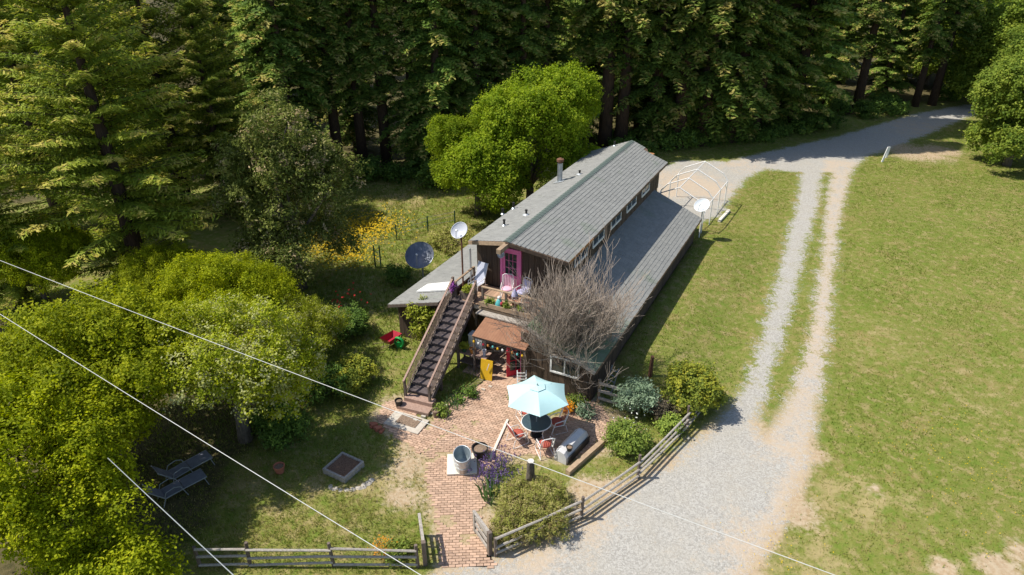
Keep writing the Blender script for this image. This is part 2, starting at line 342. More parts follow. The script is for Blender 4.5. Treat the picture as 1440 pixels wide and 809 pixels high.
def conifer_meshes(name, Ht, crown0, R, rng, leafm, barkm, step=0.42, nb=4, droop=0.35, spray=0.5, ln=0.13, wd=0.04, tip=0.12, trunk_r=0.38, profile=0.75, dens=7.0):
    mb = MB(); mb.tube([(0, 0, -0.2), (0.05, 0, Ht * .3), (0, 0.06, Ht * .7), (0, 0, Ht)], [trunk_r * 1.25, trunk_r * .85, trunk_r * .42, 0.03], 9)
    for k in range(14):   # dead stubs below the crown
        z = rng.uniform(1.5, max(crown0, 2.5)); a = rng.uniform(0, 6.28); l = rng.uniform(.4, 1.6)
        mb.tube([(0, 0, z), (math.cos(a) * l, math.sin(a) * l, z - l * .15)], [.035, .012], 4)
    trunk = None
    C = []; N = []; A = []; T = []; z = crown0; Lmax = R
    bm = MB()
    while z < Ht - 0.4:
        h = (z - crown0) / (Ht - crown0)
        low = min(1.0, 0.45 + h * 4.0)
        for j in range(nb):
            if rng.random() < 0.12: continue
            az = rng.uniform(0, 2 * math.pi); bl = R * (1 - h) ** profile * low * rng.uniform(0.6, 1.12) + 0.25
            up0 = 0.15 + 0.5 * h; dh = np.array([math.cos(az), math.sin(az), 0])
            ns = max(4, int(bl / 0.30)); ts = np.linspace(0, 1, ns + 1)
            pts = np.array([dh * bl * t + np.array([0, 0, z + bl * (up0 * t - droop * t * t)]) for t in ts])
            bm.tube([tuple(p) for p in pts[::max(1, ns // 3)]] + [tuple(pts[-1])], 0.018, 3)
            side = np.array([-dh[1], dh[0], 0])
            tt = rng.uniform(0, 1)
            for i in range(1, ns + 1):
                t = ts[i]; wid = spray * (0.35 + 0.65 * math.sin(math.pi * min(1, t * .85 + .12))) * min(1.0, 0.45 + bl / 4)
                for sgn in (-1, 1):
                    k = max(2, int(dens * wid / 0.5)); q = rng.uniform(0.05, 1, k)
                    dirv = unit((side * sgn * 0.85 + dh * 0.55 + np.array([0, 0, -0.22]))[None])[0]
                    p = pts[i][None] + dirv[None] * (q * wid * rng.uniform(.7, 1.25))[:, None] + rng.normal(size=(k, 3)) * 0.06
                    C.append(p); A.append(np.repeat(dirv[None], k, 0) + rng.normal(size=(k, 3)) * 0.35)
                    N.append(np.array([0, 0, 1.0])[None] + dh[None] * 0.25 + rng.normal(size=(k, 3)) * 0.38)
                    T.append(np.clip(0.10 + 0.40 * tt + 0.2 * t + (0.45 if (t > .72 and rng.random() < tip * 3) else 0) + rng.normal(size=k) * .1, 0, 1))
        z += step * rng.uniform(0.7, 1.3) * (0.75 + 0.5 * (1 - h))
    C = np.concatenate(C); N = np.concatenate(N); A = np.concatenate(A); T = np.concatenate(T)
    s = rng.uniform(0.7, 1.35, len(C)); v, f = leaves(C, N, ln * s, wd * s, rng, A)
    crown = mesh_np(name + '_crown', v, f, leafm, {'tint': np.repeat(T, 4)})
    mb.add(bm.v, bm.f)
    return crown, mb.mesh(name + '_trunk', barkm, True)

# ------------------------------------------------------------------ ground
def poly_sd(x, y, poly):
    """signed distance (negative inside) of points to polygon"""
    p = np.asarray(poly); n = len(p); d = np.full(x.shape, 1e9); ins = np.zeros(x.shape, bool)
    for i in range(n):
        a = p[i]; b = p[(i + 1) % n]; e = b - a; w0 = x - a[0]; w1 = y - a[1]
        t = np.clip((w0 * e[0] + w1 * e[1]) / max(e @ e, 1e-9), 0, 1)
        d = np.minimum(d, np.hypot(w0 - e[0] * t, w1 - e[1] * t))
        c = ((a[1] <= y) & (b[1] > y)) | ((b[1] <= y) & (a[1] > y))
        with np.errstate(divide='ignore', invalid='ignore'):
            ins ^= c & (x < e[0] * (y - a[1]) / (e[1] if abs(e[1]) > 1e-9 else 1e-9) + a[0])
    return np.where(ins, -d, d)
LEFT_TRACK = PP([(1128, 232), (1120, 290), (1105, 350), (1086, 420), (1068, 480), (1052, 535), (1028, 575), (985, 618), (925, 665), (850, 722), (780, 768), (705, 795), (640, 801), (560, 850), (1020, 850),
                 (1060, 750), (1105, 680), (1110, 640), (1070, 620), (1064, 585), (1084, 520), (1100, 470), (1120, 400), (1134, 340), (1150, 290), (1158, 232)])
RIGHT_TRACK = PP([(1172, 230), (1162, 290), (1158, 350), (1148, 420), (1138, 480), (1118, 540), (1092, 598), (1064, 628), (1000, 760), (950, 850), (1005, 850), (1050, 800), (1085, 745), (1112, 700), (1130, 650),
                  (1140, 600), (1150, 560), (1160, 500), (1167, 430), (1172, 380), (1178, 320), (1190, 270), (1200, 230)])
FOREST_ROAD = PP([(1500, 128), (1345, 150), (1290, 160), (1180, 192), (1085, 213), (1020, 228), (960, 226), (905, 240), (930, 285), (985, 312), (1012, 302), (1030, 275), (1050, 250), (1080, 238), (1130, 243), (1195, 243), (1215, 222), (1300, 190), (1360, 165), (1500, 140)])
PATH_LOW = PP([(622, 800), (612, 740), (600, 690), (593, 640), (640, 600), (700, 640), (690, 700), (676, 720), (690, 780), (700, 800)])
PATIO = PP([(593, 642), (560, 618), (528, 590), (540, 565), (566, 560), (600, 605), (618, 575), (690, 530), (722, 532), (712, 560), (760, 600), (835, 560), (862, 590), (850, 618), (800, 650), (740, 640), (700, 645), (690, 660), (640, 668)])
HOUSE_FP = [tuple(HW(x, y)[:2]) for x, y in ((-4.9, -2.5), (-1.6, -2.5), (-1.6, -3.2), (6.2, -3.3), (6.2, 15.3), (3.1, 16.2), (-1.6, 16.2), (-1.6, 9), (-4.9, 9))]
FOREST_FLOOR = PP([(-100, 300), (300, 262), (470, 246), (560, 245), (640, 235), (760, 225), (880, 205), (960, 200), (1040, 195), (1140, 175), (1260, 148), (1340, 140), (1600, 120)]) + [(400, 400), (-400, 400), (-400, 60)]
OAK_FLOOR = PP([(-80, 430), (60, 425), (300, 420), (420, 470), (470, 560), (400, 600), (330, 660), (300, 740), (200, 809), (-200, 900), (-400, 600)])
def vnoise(x, y, s, seed=0):
    """cheap smooth value noise"""
    r = np.random.default_rng(seed).random((256, 256)); X = x / s; Y = y / s
    xi = np.floor(X).astype(int); yi = np.floor(Y).astype(int); fx = X - xi; fy = Y - yi
    fx = fx * fx * (3 - 2 * fx); fy = fy * fy * (3 - 2 * fy)
    g = lambda a, b: r[a % 256, b % 256]
    return (g(xi, yi) * (1 - fx) + g(xi + 1, yi) * fx) * (1 - fy) + (g(xi, yi + 1) * (1 - fx) + g(xi + 1, yi + 1) * fx) * fy
def gravel_sd(x, y):
    return np.minimum(np.minimum(poly_sd(x, y, LEFT_TRACK), poly_sd(x, y, RIGHT_TRACK)), poly_sd(x, y, FOREST_ROAD))
def sstep(a, b, x): t = np.clip((x - a) / (b - a), 0, 1); return t * t * (3 - 2 * t)
def blob(x, y, u, v, r, z=0.0):
    c = P(u, v, z); return np.exp(-((x - c.x) ** 2 + (y - c.y) ** 2) / (r * r))
def height(x, y):
    flat = np.minimum.reduce([poly_sd(x, y, HOUSE_FP), poly_sd(x, y, PATIO), poly_sd(x, y, PATH_LOW), gravel_sd(x, y)])
    k = sstep(0.2, 4.0, flat)
    h = (vnoise(x, y, 5.0, 1) - .5) * 0.22 + (vnoise(x, y, 1.7, 2) - .5) * 0.07
    q = (x - HO.x) * math.cos(TH) - (y - HO.y) * math.sin(TH); l = (x - HO.x) * math.sin(TH) + (y - HO.y) * math.cos(TH)
    berm = 0.5 * sstep(5.6, 6.3, q) * sstep(11.3, 7.5, q) * sstep(-2.5, 1.5, l) * sstep(20, 14, l)
    return h * k - 0.01 + berm
def masks(x, y):
    patio = np.minimum(poly_sd(x, y, PATIO), poly_sd(x, y, PATH_LOW))
    dirt = np.zeros_like(x)
    for u, v, r in ((575, 655, 1.0), (565, 700, .8), (580, 625, .8), (850, 600, 1.5), (830, 620, 1.2), (830, 690, 1.0), (860, 690, .9), (760, 785, 1.2), (1400, 800, .8), (1330, 805, .6), (1445, 785, .7), (1120, 720, .9), (1140, 640, .7), (690, 735, .6), (720, 790, .8), (1290, 215, 3.2), (1320, 212, 2.2), (1010, 190, 2), (1230, 690, .35), (820, 720, .6)):
        dirt = np.maximum(dirt, blob(x, y, u, v, r))
    dirt = np.maximum(dirt, 0.55 * sstep(0.8, 0.1, patio))
    dirt = np.maximum(dirt, 0.9 * sstep(0.9, 0.0, gravel_sd(x, y)) * sstep(30, 18, y))
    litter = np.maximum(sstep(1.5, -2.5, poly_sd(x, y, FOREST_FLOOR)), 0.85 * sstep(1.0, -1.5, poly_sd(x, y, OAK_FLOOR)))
    dry = np.zeros_like(x)
    for u, v, r, a in ((570, 280, 3.0, .55), (530, 270, 2.5, .4), (420, 700, 2.2, .45), (520, 690, 1.4, .6), (330, 690, 1.6, .4), (540, 760, 1.2, .4), (480, 730, 1.6, .35), (860, 745, 1.6, .9), (900, 700, 1.5, .9), (650, 345, 2.5, .5), (1240, 480, 4, .35), (1200, 700, 3, .5), (1130, 800, 2.5, .6), (1390, 560, 4, .3), (820, 730, 1.2, .7), (1030, 420, 3, .25), (740, 640, 1.5, .6)):
        dry = np.maximum(dry, a * blob(x, y, u, v, r))
    return dirt, litter, dry

def ground_material():
    m = bpy.data.materials.new('meadow_and_gravel'); m.use_nodes = True; t = m.node_tree; b = t.nodes['Principled BSDF']
    b.inputs['Roughness'].default_value = 0.95; b.inputs['Specular IOR Level'].default_value = 0.15
    L = t.links.new
    g = nnode(t, 'ShaderNodeNewGeometry')
    def noise(s, d=5, r=.6):
        n = nnode(t, 'ShaderNodeTexNoise'); n.inputs['Scale'].default_value = s; n.inputs['Detail'].default_value = d; n.inputs['Roughness'].default_value = r
        L(g.outputs['Position'], n.inputs['Vector']); return n.outputs['Fac']
    def att(n): return nnode(t, 'ShaderNodeAttribute', attribute_name=n).outputs['Fac']
    def mth(op, a, c, d=None):
        n = nnode(t, 'ShaderNodeMath', operation=op)
        for i, q in enumerate((a, c, d)):
            if q is None: continue
            if isinstance(q, (int, float)): n.inputs[i].default_value = q
            else: L(q, n.inputs[i])
        return n.outputs[0]
    def rng_(x, a, c, o0=0., o1=1.):
        n = nnode(t, 'ShaderNodeMapRange'); n.interpolation_type = 'SMOOTHSTEP'; L(x, n.inputs[0])
        for i, q in enumerate((a, c, o0, o1)): n.inputs[i + 1].default_value = q
        return n.outputs[0]
    def mix(f, a, c):
        n = nnode(t, 'ShaderNodeMix', data_type='RGBA'); L(f, n.inputs[0])
        for i, q in ((6, a), (7, c)):
            if isinstance(q, tuple): n.inputs[i].default_value = (*q, 1)
            else: L(q, n.inputs[i])
        return n.outputs[2]
    nb, nm, nf, nff = noise(0.16, 5), noise(0.9, 5), noise(5.5, 4), noise(26, 3)
    grass = mix(rng_(nb, .35, .65), (0.155, 0.185, 0.03), (0.205, 0.20, 0.05))
    n2 = noise(0.42, 6, .75); grass = mix(rng_(n2, .48, .66, 0, .85), grass, (0.285, 0.205, 0.085))
    grass = mix(rng_(nf, .38, .68, 0, .7), grass, (0.215, 0.225, 0.055))
    grass = mix(rng_(nff, .45, .72, 0, .7), grass, (0.10, 0.135, 0.022))
    n3 = noise(2.2, 6, .7); grass = mix(rng_(n3, .51, .62, 0, .8), grass, (0.13, 0.185, 0.025)); grass = mix(rng_(n3, .48, .38, 0, .75), grass, (0.31, 0.25, 0.11))
    dryf = mth('ADD', mth('MULTIPLY', att('dry'), 0.42), mth('ADD', mth('MULTIPLY', nm, 0.7), mth('MULTIPLY', nf, 0.3)))
    grass = mix(rng_(dryf, .62, .82, 0, .9), grass, (0.36, 0.285, 0.135))
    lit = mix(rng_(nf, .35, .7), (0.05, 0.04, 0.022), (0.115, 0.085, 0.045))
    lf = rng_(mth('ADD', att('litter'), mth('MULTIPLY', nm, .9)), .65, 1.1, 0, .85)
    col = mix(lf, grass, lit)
    dcol = mix(rng_(nf, .35, .65), (0.385, 0.275, 0.165), (0.46, 0.365, 0.245))
    df = rng_(mth('ADD', mth('MULTIPLY', att('dirt'), 0.75), mth('MULTIPLY', mth('ADD', mth('MULTIPLY', nm, 1.2), mth('MULTIPLY', nf, 1.0)), 0.55)), .78, 1.18)
    col = mix(df, col, dcol)
    vo = nnode(t, 'ShaderNodeTexVoronoi'); vo.inputs['Scale'].default_value = 20; L(g.outputs['Position'], vo.inputs['Vector'])
    stone = nnode(t, 'ShaderNodeSeparateColor'); L(vo.outputs['Color'], stone.inputs[0])
    gcol = mix(stone.outputs[0], (0.29, 0.275, 0.245), (0.48, 0.455, 0.41))
    gcol = mix(rng_(nm, .3, .75, 0, .5), gcol, (0.41, 0.375, 0.31))
    gcol = mix(rng_(nff, .4, .7, 0, .35), gcol, (0.33, 0.30, 0.25))
    gcol = mix(rng_(mth('ADD', att('tan'), mth('MULTIPLY', mth('SUBTRACT', mth('ADD', mth('MULTIPLY', nm, .6), mth('ADD', mth('MULTIPLY', nf, .7), mth('MULTIPLY', nff, .4))), .85), 2.6)), .25, 1.0, 0, .75), gcol, (0.50, 0.39, 0.28))
    ragged = mth('ADD', att('sd'), mth('MULTIPLY', mth('SUBTRACT', mth('ADD', nm, mth('ADD', nf, nff)), 1.5), 1.7))
    gf = rng_(ragged, 0.22, -0.18)
    col = mix(gf, col, gcol)
    L(col, b.inputs['Base Color'])
    bp = nnode(t, 'ShaderNodeBump'); bp.inputs['Strength'].default_value = 0.6; bp.inputs['Distance'].default_value = 0.05
    L(mth('ADD', nf, nff), bp.inputs['Height']); L(bp.outputs[0], b.inputs['Normal'])
    return m
M['ground'] = ground_material()

def tan_mask(x, y):
    k = sstep(1.6, 0.2, np.abs(poly_sd(x, y, RIGHT_TRACK))) * sstep(-1.2, .2, poly_sd(x, y, LEFT_TRACK)) * 0.8
    for u, v, r, a in ((1150, 465, .8, 1.3), (1142, 480, .6, 1.2), (1060, 770, 1.5, .9), (1100, 640, 1.2, .7), (760, 775, 1.4, .9), (830, 735, 1.2, .8), (720, 790, 1, .7), (990, 265, 3, 1.1), (960, 255, 3, 1.1), (940, 270, 2, 1.0), (1040, 232, 3, .6), (1180, 300, 1.6, .6), (1160, 400, 1.2, .6), (1290, 180, 5, .6)):
        k = np.maximum(k, a * blob(x, y, u, v, r))
    return k
def spaced(lo, hi, fine0, fine1, st, growth=1.25):
    a = list(np.arange(fine0, fine1 + 1e-6, st)); s = st
    while a[-1] < hi: s *= growth; a.append(min(hi, a[-1] + s))
    s = st
    while a[0] > lo: s *= growth; a.insert(0, max(lo, a[0] - s))
    return np.array(a)
def grid(xs, ys):
    X, Y = np.meshgrid(xs, ys); nx, ny = len(xs), len(ys)
    i = np.arange(nx * ny).reshape(ny, nx)
    f = np.stack([i[:-1, :-1], i[:-1, 1:], i[1:, 1:], i[1:, :-1]], -1).reshape(-1, 4)
    return X.ravel(), Y.ravel(), f
gx, gy, gf = grid(spaced(-900, 900, -24, 48, 0.36), spaced(-300, 1500, 12, 72, 0.36))
gd, gl, gdr = masks(gx, gy); gsd = gravel_sd(gx, gy)
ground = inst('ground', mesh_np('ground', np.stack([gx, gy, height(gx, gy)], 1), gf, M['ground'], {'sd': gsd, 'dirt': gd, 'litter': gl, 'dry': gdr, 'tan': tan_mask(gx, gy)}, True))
tag(ground, kind='structure')
def road_sheet(name, poly_fn, x0, x1, y0, y1, st, lift):
    x, y, f = grid(np.arange(x0, x1, st), np.arange(y0, y1, st)); sd = poly_fn(x, y)
    keep = (sd[f] < 0.85).all(1); f = f[keep]; used = np.unique(f); remap = -np.ones(len(x), int); remap[used] = np.arange(len(used))
    x, y, sd = x[used], y[used], sd[used]; f = remap[f]
    d, l, dr = masks(x, y)
    z = height(x, y) + lift - 0.03 * sstep(0.55, 0.85, sd)
    o = inst(name, mesh_np(name, np.stack([x, y, z], 1), f, M['ground'], {'sd': gravel_sd(x, y), 'dirt': d, 'litter': l, 'dry': dr, 'tan': tan_mask(x, y)}, True))
    return tag(o, kind='structure')
road_sheet('gravel_driveway', lambda x, y: np.minimum(poly_sd(x, y, LEFT_TRACK), poly_sd(x, y, RIGHT_TRACK)), -4, 36, 12, 61, 0.22, 0.014)
road_sheet('forest_road', lambda x, y: poly_sd(x, y, FOREST_ROAD), 5, 90, 40, 110, 0.35, 0.022)

# grass blades
def grass_field():
    rng = np.random.default_rng(5); V = []; T = []
    def scatter(n, u0, u1, v0, v1, hmin, hmax, width, blades, joints=False):
        u = rng.uniform(u0, u1, n); 
        # even on the ground: sample in world space
        a, b_, c, d = P(u0, v1), P(u1, v1), P(u1, v0), P(u0, v0)
        x = rng.uniform(min(a.x, d.x), max(b_.x, c.x), n * 2); y = rng.uniform(a.y, d.y, n * 2)
        dep = y * math.cos(PITCH) + CAM_H * math.sin(PITCH); uu = CX + FPX * x / dep
        ok = (uu > u0 - 20) & (uu < u1 + 20); x, y = x[ok][:n], y[ok][:n]
        dt, li, dr = masks(x, y); sd = gravel_sd(x, y)
        out = np.minimum.reduce([poly_sd(x, y, HOUSE_FP), poly_sd(x, y, PATIO), poly_sd(x, y, PATH_LOW)])
        nz = vnoise(x, y, .9, 9) * .6 + vnoise(x, y, .3, 10) * .4
        prob = (1 - dt * .95) * (1 - li * .55) * (1 - 0.45 * dr) * (0.35 + 1.1 * nz)
        ok = (rng.random(len(x)) < prob) & (sd > rng.uniform(-.05, .5, len(x))) & (out > rng.uniform(-.02, .25, len(x)))
        if joints: ok = (out < .02) & (poly_sd(x, y, HOUSE_FP) > 0) & (vnoise(x, y, .8, 33) + vnoise(x, y, .25, 34) * .5 > rng.uniform(.85, 1.15, len(x)))
        x, y, dr, nz, li = x[ok], y[ok], dr[ok], nz[ok], li[ok]
        z = height(x, y) + .005
        tall = (0.6 + 0.8 * vnoise(x, y, 2.2, 12))
        for k in range(blades):
            m = len(x); az = rng.uniform(0, 6.283, m); h = rng.uniform(hmin, hmax, m) * tall; w = width * rng.uniform(.6, 1.3, m)
            bx = x + rng.normal(size=m) * .05; by = y + rng.normal(size=m) * .05
            ln = rng.normal(size=(m, 2)) * .45 * h[:, None]
            v = np.empty((m, 3, 3)); v[:, 0] = np.stack([bx - np.cos(az) * w, by - np.sin(az) * w, z], 1)
            v[:, 1] = np.stack([bx + np.cos(az) * w, by + np.sin(az) * w, z], 1); v[:, 2] = np.stack([bx + ln[:, 0], by + ln[:, 1], z + h], 1)
            V.append(v.reshape(-1, 3))
            t = np.clip(-.12 + .42 * vnoise(x, y, 1.3, 14) + .35 * vnoise(x, y, .38, 15) + .3 * vnoise(x, y, 4.0, 16) + .35 * dr + rng.normal(size=m) * .14 + (rng.random(m) < .07 + .25 * dr) * .5, 0, 1); T.append(np.repeat(t, 3))
    scatter(150000, 860, 1440, 170, 809, .03, .085, .016, 2)
    scatter(30000, 180, 640, 560, 809, .05, .14, .013, 2)
    scatter(30000, 380, 680, 235, 570, .08, .28, .018, 2)
    scatter(10000, 690, 900, 470, 809, .04, .10, .012, 2)
    scatter(9000, 520, 880, 530, 809, .03, .09, .012, 2, True)
    v = np.concatenate(V); f = np.arange(len(v)).reshape(-1, 3)
    o = inst('grass', mesh_np('grass', v, f, M['grass'], {'tint': np.concatenate(T)}))
    tag(o, 'green and straw coloured grass blades of the meadow and garden', 'grass', kind='stuff')
grass_field()

# ------------------------------------------------------------------ house
house = empty('farmhouse', HO, -TH, 'long two-storey brown board farmhouse with grey shingle roofs and front staircase', 'house')
SLOPE = 0.36
def roof_z(x): return 6.0 - SLOPE * abs(x - 0.84)
# --- walls
def wall_part(name, prof, y0, y1, m):
    return MB().prism_y(prof, y0, y1).obj(name, m, house)
upper = wall_part('upper_wall', [(-1.52, 2.7), (3.07, 2.7), (3.07, 5.1), (0.84, 5.9), (-1.52, 5.08)], 0.03, 16.2, M['wood_dark'])
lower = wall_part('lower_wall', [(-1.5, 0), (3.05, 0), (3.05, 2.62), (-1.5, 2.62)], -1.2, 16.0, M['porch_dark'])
lean = wall_part('lean_to_wall', [(3.12, 0), (6.07, 0), (6.07, 2.03), (3.12, 3.28)], -3.37, 15.15, M['wood_dark'])
shed = wall_part('shed_wall', [(-4.77, 0), (-2.1, 0), (-2.1, 2.7), (-4.77, 1.9)], -2.57, 9.0, M['wood_dark'])
def boards(parent, w, z0, place, rng, thick=0.028):
    """place: list of (x, y, rz, top) for single vertical boards of width w; alike boards share one mesh scaled in height"""
    me = MB().box(-w / 2 + .006, w / 2 - .006, -thick, 0.0, 0, 1).mesh('board', M['wood_dark'])
    for x, y, rz, top in place:
        inst('board', me, parent, (x, y, z0), (0, 0, rz), (1, rng.uniform(.75, 1.25), top - z0))
rng = np.random.default_rng(3)
# front of the upper storey, either side of the pink door
xs = [x for x in np.arange(-1.40, 3.0, 0.29) if not (-0.25 < x < 1.15)]
boards(upper, 0.29, 2.72, [(x, 0.03, 0, roof_z(x) - 0.13) for x in xs], rng)
boards(upper, 0.30, 3.30, [(3.07, y, math.pi / 2, 5.06) for y in np.arange(0.2, 16.1, 0.30)], rng)
boards(lean, 0.28, 0.02, [(6.07, y, math.pi / 2, 2.02) for y in np.arange(-3.2, 15.1, 0.28)], rng)
boards(lean, 0.28, 0.02, [(x, -3.37, 0, 3.28 - .424 * (x - 3.12) - .05) for x in np.arange(3.28, 6.05, 0.28)], rng)
boards(shed, 0.28, 0.02, [(x, -2.57, 0, 2.7 - .30 * (-2.1 - x) - .04) for x in np.arange(-4.6, -2.1, 0.28)], rng)
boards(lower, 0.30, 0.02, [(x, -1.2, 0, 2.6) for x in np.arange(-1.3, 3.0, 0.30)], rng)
MB().box(2.6, 3.1, -3.35, -3.25, 0, 2.7).obj('porch_side_wall', M['wood_dark'], house)
MB().box(3.04, 3.115, -3.36, -1.2, 2.0, 3.27).obj('porch_cheek_wall', M['wood_dark'], house)
fl = MB()
for i in range(14):
    for j in range(12): fl.box(-.2 + i * .2, -.2 + i * .2 + .19, -3.95 + j * .225, -3.95 + j * .225 + .215, 0.0, .045 + .004 * ((i * 7 + j * 3) % 3))
fl.obj('porch_floor', M['brick_paver'], house)['kind'] = 'stuff'
# --- roofs: slab, stepped shingle courses, fascias
def roof(name, ridge_x, ridge_z, eave_x, eave_z, front, back, rng, course=0.20, tab=0.34, moss=None, fascia='fascia', thick=0.09, jog=None):
    """front/back: functions of t (0 at ridge, 1 at eave) giving the y of the roof's ends"""
    top = empty(name, (0, 0, 0), parent=house)
    dx, dz = eave_x - ridge_x, eave_z - ridge_z; ln = math.hypot(dx, dz); nx, nz = -dz / ln, dx / ln
    if nz < 0: nx, nz = -nx, -nz
    pt = lambda t, y, h=0.0: (ridge_x + dx * t + nx * h, y, ridge_z + dz * t + nz * h)
    n = 12; mb = MB()
    for i in range(n):
        t0, t1 = i / n, (i + 1) / n
        e = 1e-4
        vs = [pt(t0, front(t0 + e)), pt(t1, front(t1 - e)), pt(t1, back(t1 - e)), pt(t0, back(t0 + e))]
        vs += [pt(t0, front(t0 + e), -thick), pt(t1, front(t1 - e), -thick), pt(t1, back(t1 - e), -thick), pt(t0, back(t0 + e), -thick)]
        mb.add(vs, [(0, 1, 2, 3), (7, 6, 5, 4), (0, 4, 5, 1), (2, 6, 7, 3), (1, 5, 6, 2), (3, 7, 4, 0)])
    mb.obj('deck_board', M[fascia], top)
    V = []; F = []; MO = []
    nc = int(ln / course)
    for i in range(nc):
        t0, t1 = i / nc, (i + 1) / nc + 0.02 / ln
        y0, y1 = max(front(t0), front(min(t1, 1))) - .03, min(back(t0), back(min(t1, 1))) + .03
        y = y0 - rng.uniform(0, tab)
        while y < y1:
            a, b = max(y, y0), min(y + tab - 0.006, y1); y += tab
            if b - a < .03: continue
            hh = 0.024 + rng.normal() * 0.003; sl = rng.normal() * 0.006 / ln; o = len(V)
            V += [pt(t0, a, .006), pt(t1 + sl, a, hh), pt(t1 + sl, b, hh), pt(t0, b, .006), pt(t1 + sl, a, .002), pt(t1 + sl, b, .002)]
            F += [(o, o + 1, o + 2, o + 3), (o + 1, o + 4, o + 5, o + 2)]
            mm = moss(t0, a) if moss else 0.0
            MO += [mm] * 6
    me = mesh_np('shingles', V, F, M['shingle'], {'moss': MO})
    tag(inst('shingles', me, top), kind='stuff')
    return top, pt
fr = lambda t: -1.39 + 1.14 * t
mossy = lambda t, y: 0.0
rR, ptR = roof('roof', 0.84, 6.0, 3.5, 5.04, fr, lambda t: (17.0 - .25 * t) if t < .42 else 16.4, rng, moss=lambda t, y: 0.04 if y > 3 else 0.08)
rL, ptL = roof('roof', 0.838, 5.999, -1.82, 5.04, fr, lambda t: 17.0 - .5 * t, rng, course=0.24, moss=mossy)
rl, ptl = roof('lean_to_roof', 3.09, 3.40, 6.36, 2.0, lambda t: -3.75, lambda t: 15.4, rng, moss=lambda t, y: 0.42 * float(sstep(1.5, -2.0, np.array(y))) + .02)
rs, pts_ = roof('shed_roof', -2.03, 2.86, -5.05, 1.95, lambda t: -2.95, lambda t: 9.3, rng, moss=mossy, course=0.26)
for a in np.arange(-1.38, 16.9, 0.30):   # ridge caps, each lapped over the next
    cap = None
capme = MB().add([(-.17, 0, -.045), (0, 0, .03), (.17, 0, -.045), (.17, .33, -.065), (0, .33, .01), (-.17, .33, -.065)], [(0, 1, 4, 5), (1, 2, 3, 4), (0, 2, 1)]).mesh('ridge_cap', M['shingle_cap'])
for a in np.arange(-1.38, 16.8, 0.30): inst('ridge_cap', capme, rR, (0.84, a, 6.035))
MB().beam((0.84, 0.0, 5.80), (0.84, -2.15, 5.80), .22, .22).obj('ridge_beam', M['wood_tan'], rR)
# fascia boards on the prow
MB().beam((0.84, -1.42, 5.90), (3.5, -.28, 4.95), .05, .17).obj('barge_board', M['fascia'], rR)
MB().beam((0.84, -1.42, 5.90), (-1.82, -.28, 4.95), .05, .17).obj('barge_board', M['wood_tan'], rL)
MB().beam((3.52, -.2, 4.97), (3.52, 2.9, 4.97), .05, .15).obj('eave_board', M['fascia_orange'], rR)
MB().beam((3.52, 2.92, 4.97), (3.52, 16.4, 4.97), .05, .15).obj('eave_board', M['fascia'], rR)
MB().box(1.98, 2.5, 16.45, 16.78, 5.33, 5.42).obj('gable_end_block', M['fascia_orange'], rR)
MB().beam((6.38, -3.75, 1.93), (6.38, 15.4, 1.93), .05, .15).obj('eave_board', M['fascia'], rl)
MB().beam((3.12, -3.79, 3.31), (6.36, -3.79, 1.92), .05, .16).obj('barge_board', M['wood_grey'], rl)
MB().beam((-2.03, -2.98, 2.78), (-5.05, -2.98, 1.87), .05, .14).obj('barge_board', M['wood_post'], rs)
# pale skylight panel on the shed roof
sk = MB(); zz = lambda x: 2.86 + (x + 2.03) * (0.91 / 3.02)
sk.add([(x, y, zz(x) + h) for h in (0.05, .13) for x, y in ((-4.15, -1.75), (-2.35, -1.75), (-2.2, -1.2), (-2.6, -.75), (-4.05, -.85))], [(4, 3, 2, 1, 0), (5, 6, 7, 8, 9)] + [(i, (i + 1) % 5, 5 + (i + 1) % 5, 5 + i) for i in range(5)])
sk.obj('skylight', M['white'], rs)
# --- chimney flue and roof vents
flue = MB().lathe([(.15, -.25), (.15, 1.15)], (-0.95, 8.95, roof_z(-.95)), 16).obj('chimney', M['steel'], house, smooth=False)
MB().lathe([(.12, 1.15), (.12, 1.24), (.21, 1.24), (.21, 1.38), (.05, 1.46)], (-0.95, 8.95, roof_z(-.95)), 16).obj('flue_cap', M['rust'], flue)
MB().add([(-1.25, 8.6, roof_z(-1.25) + .045), (-.6, 8.6, roof_z(-.6) + .045), (-.6, 9.3, roof_z(-.6) + .045), (-1.25, 9.3, roof_z(-1.25) + .045)], [(0, 1, 2, 3)]).obj('flashing', M['galv'], flue)
def on_left_slope(u, v):
    z = 5.5
    for _ in range(12):
        q = to_house(P(u, v, z)); z = roof_z(q.x)
    return q.x, q.y, z
for (u, v, h, base) in ((707, 302, .3, 0), (722, 294, .33, 0), (740, 303, .26, 1), (709, 318, .3, 0), (864, 206, .3, 0), (815, 246, .22, 1)):
    x, y, z = on_left_slope(u, v)
    ve = MB().lathe([(.055, -.1), (.055, h), (.075, h), (.075, h + .05)], (x, y, z), 10).obj('roof_vent', M['black'], house)
    MB().lathe([(.2 if base else .13, .03), (.06, .10)], (x, y, z), 10).obj('flashing', M['galv'] if base else M['steel'], ve)
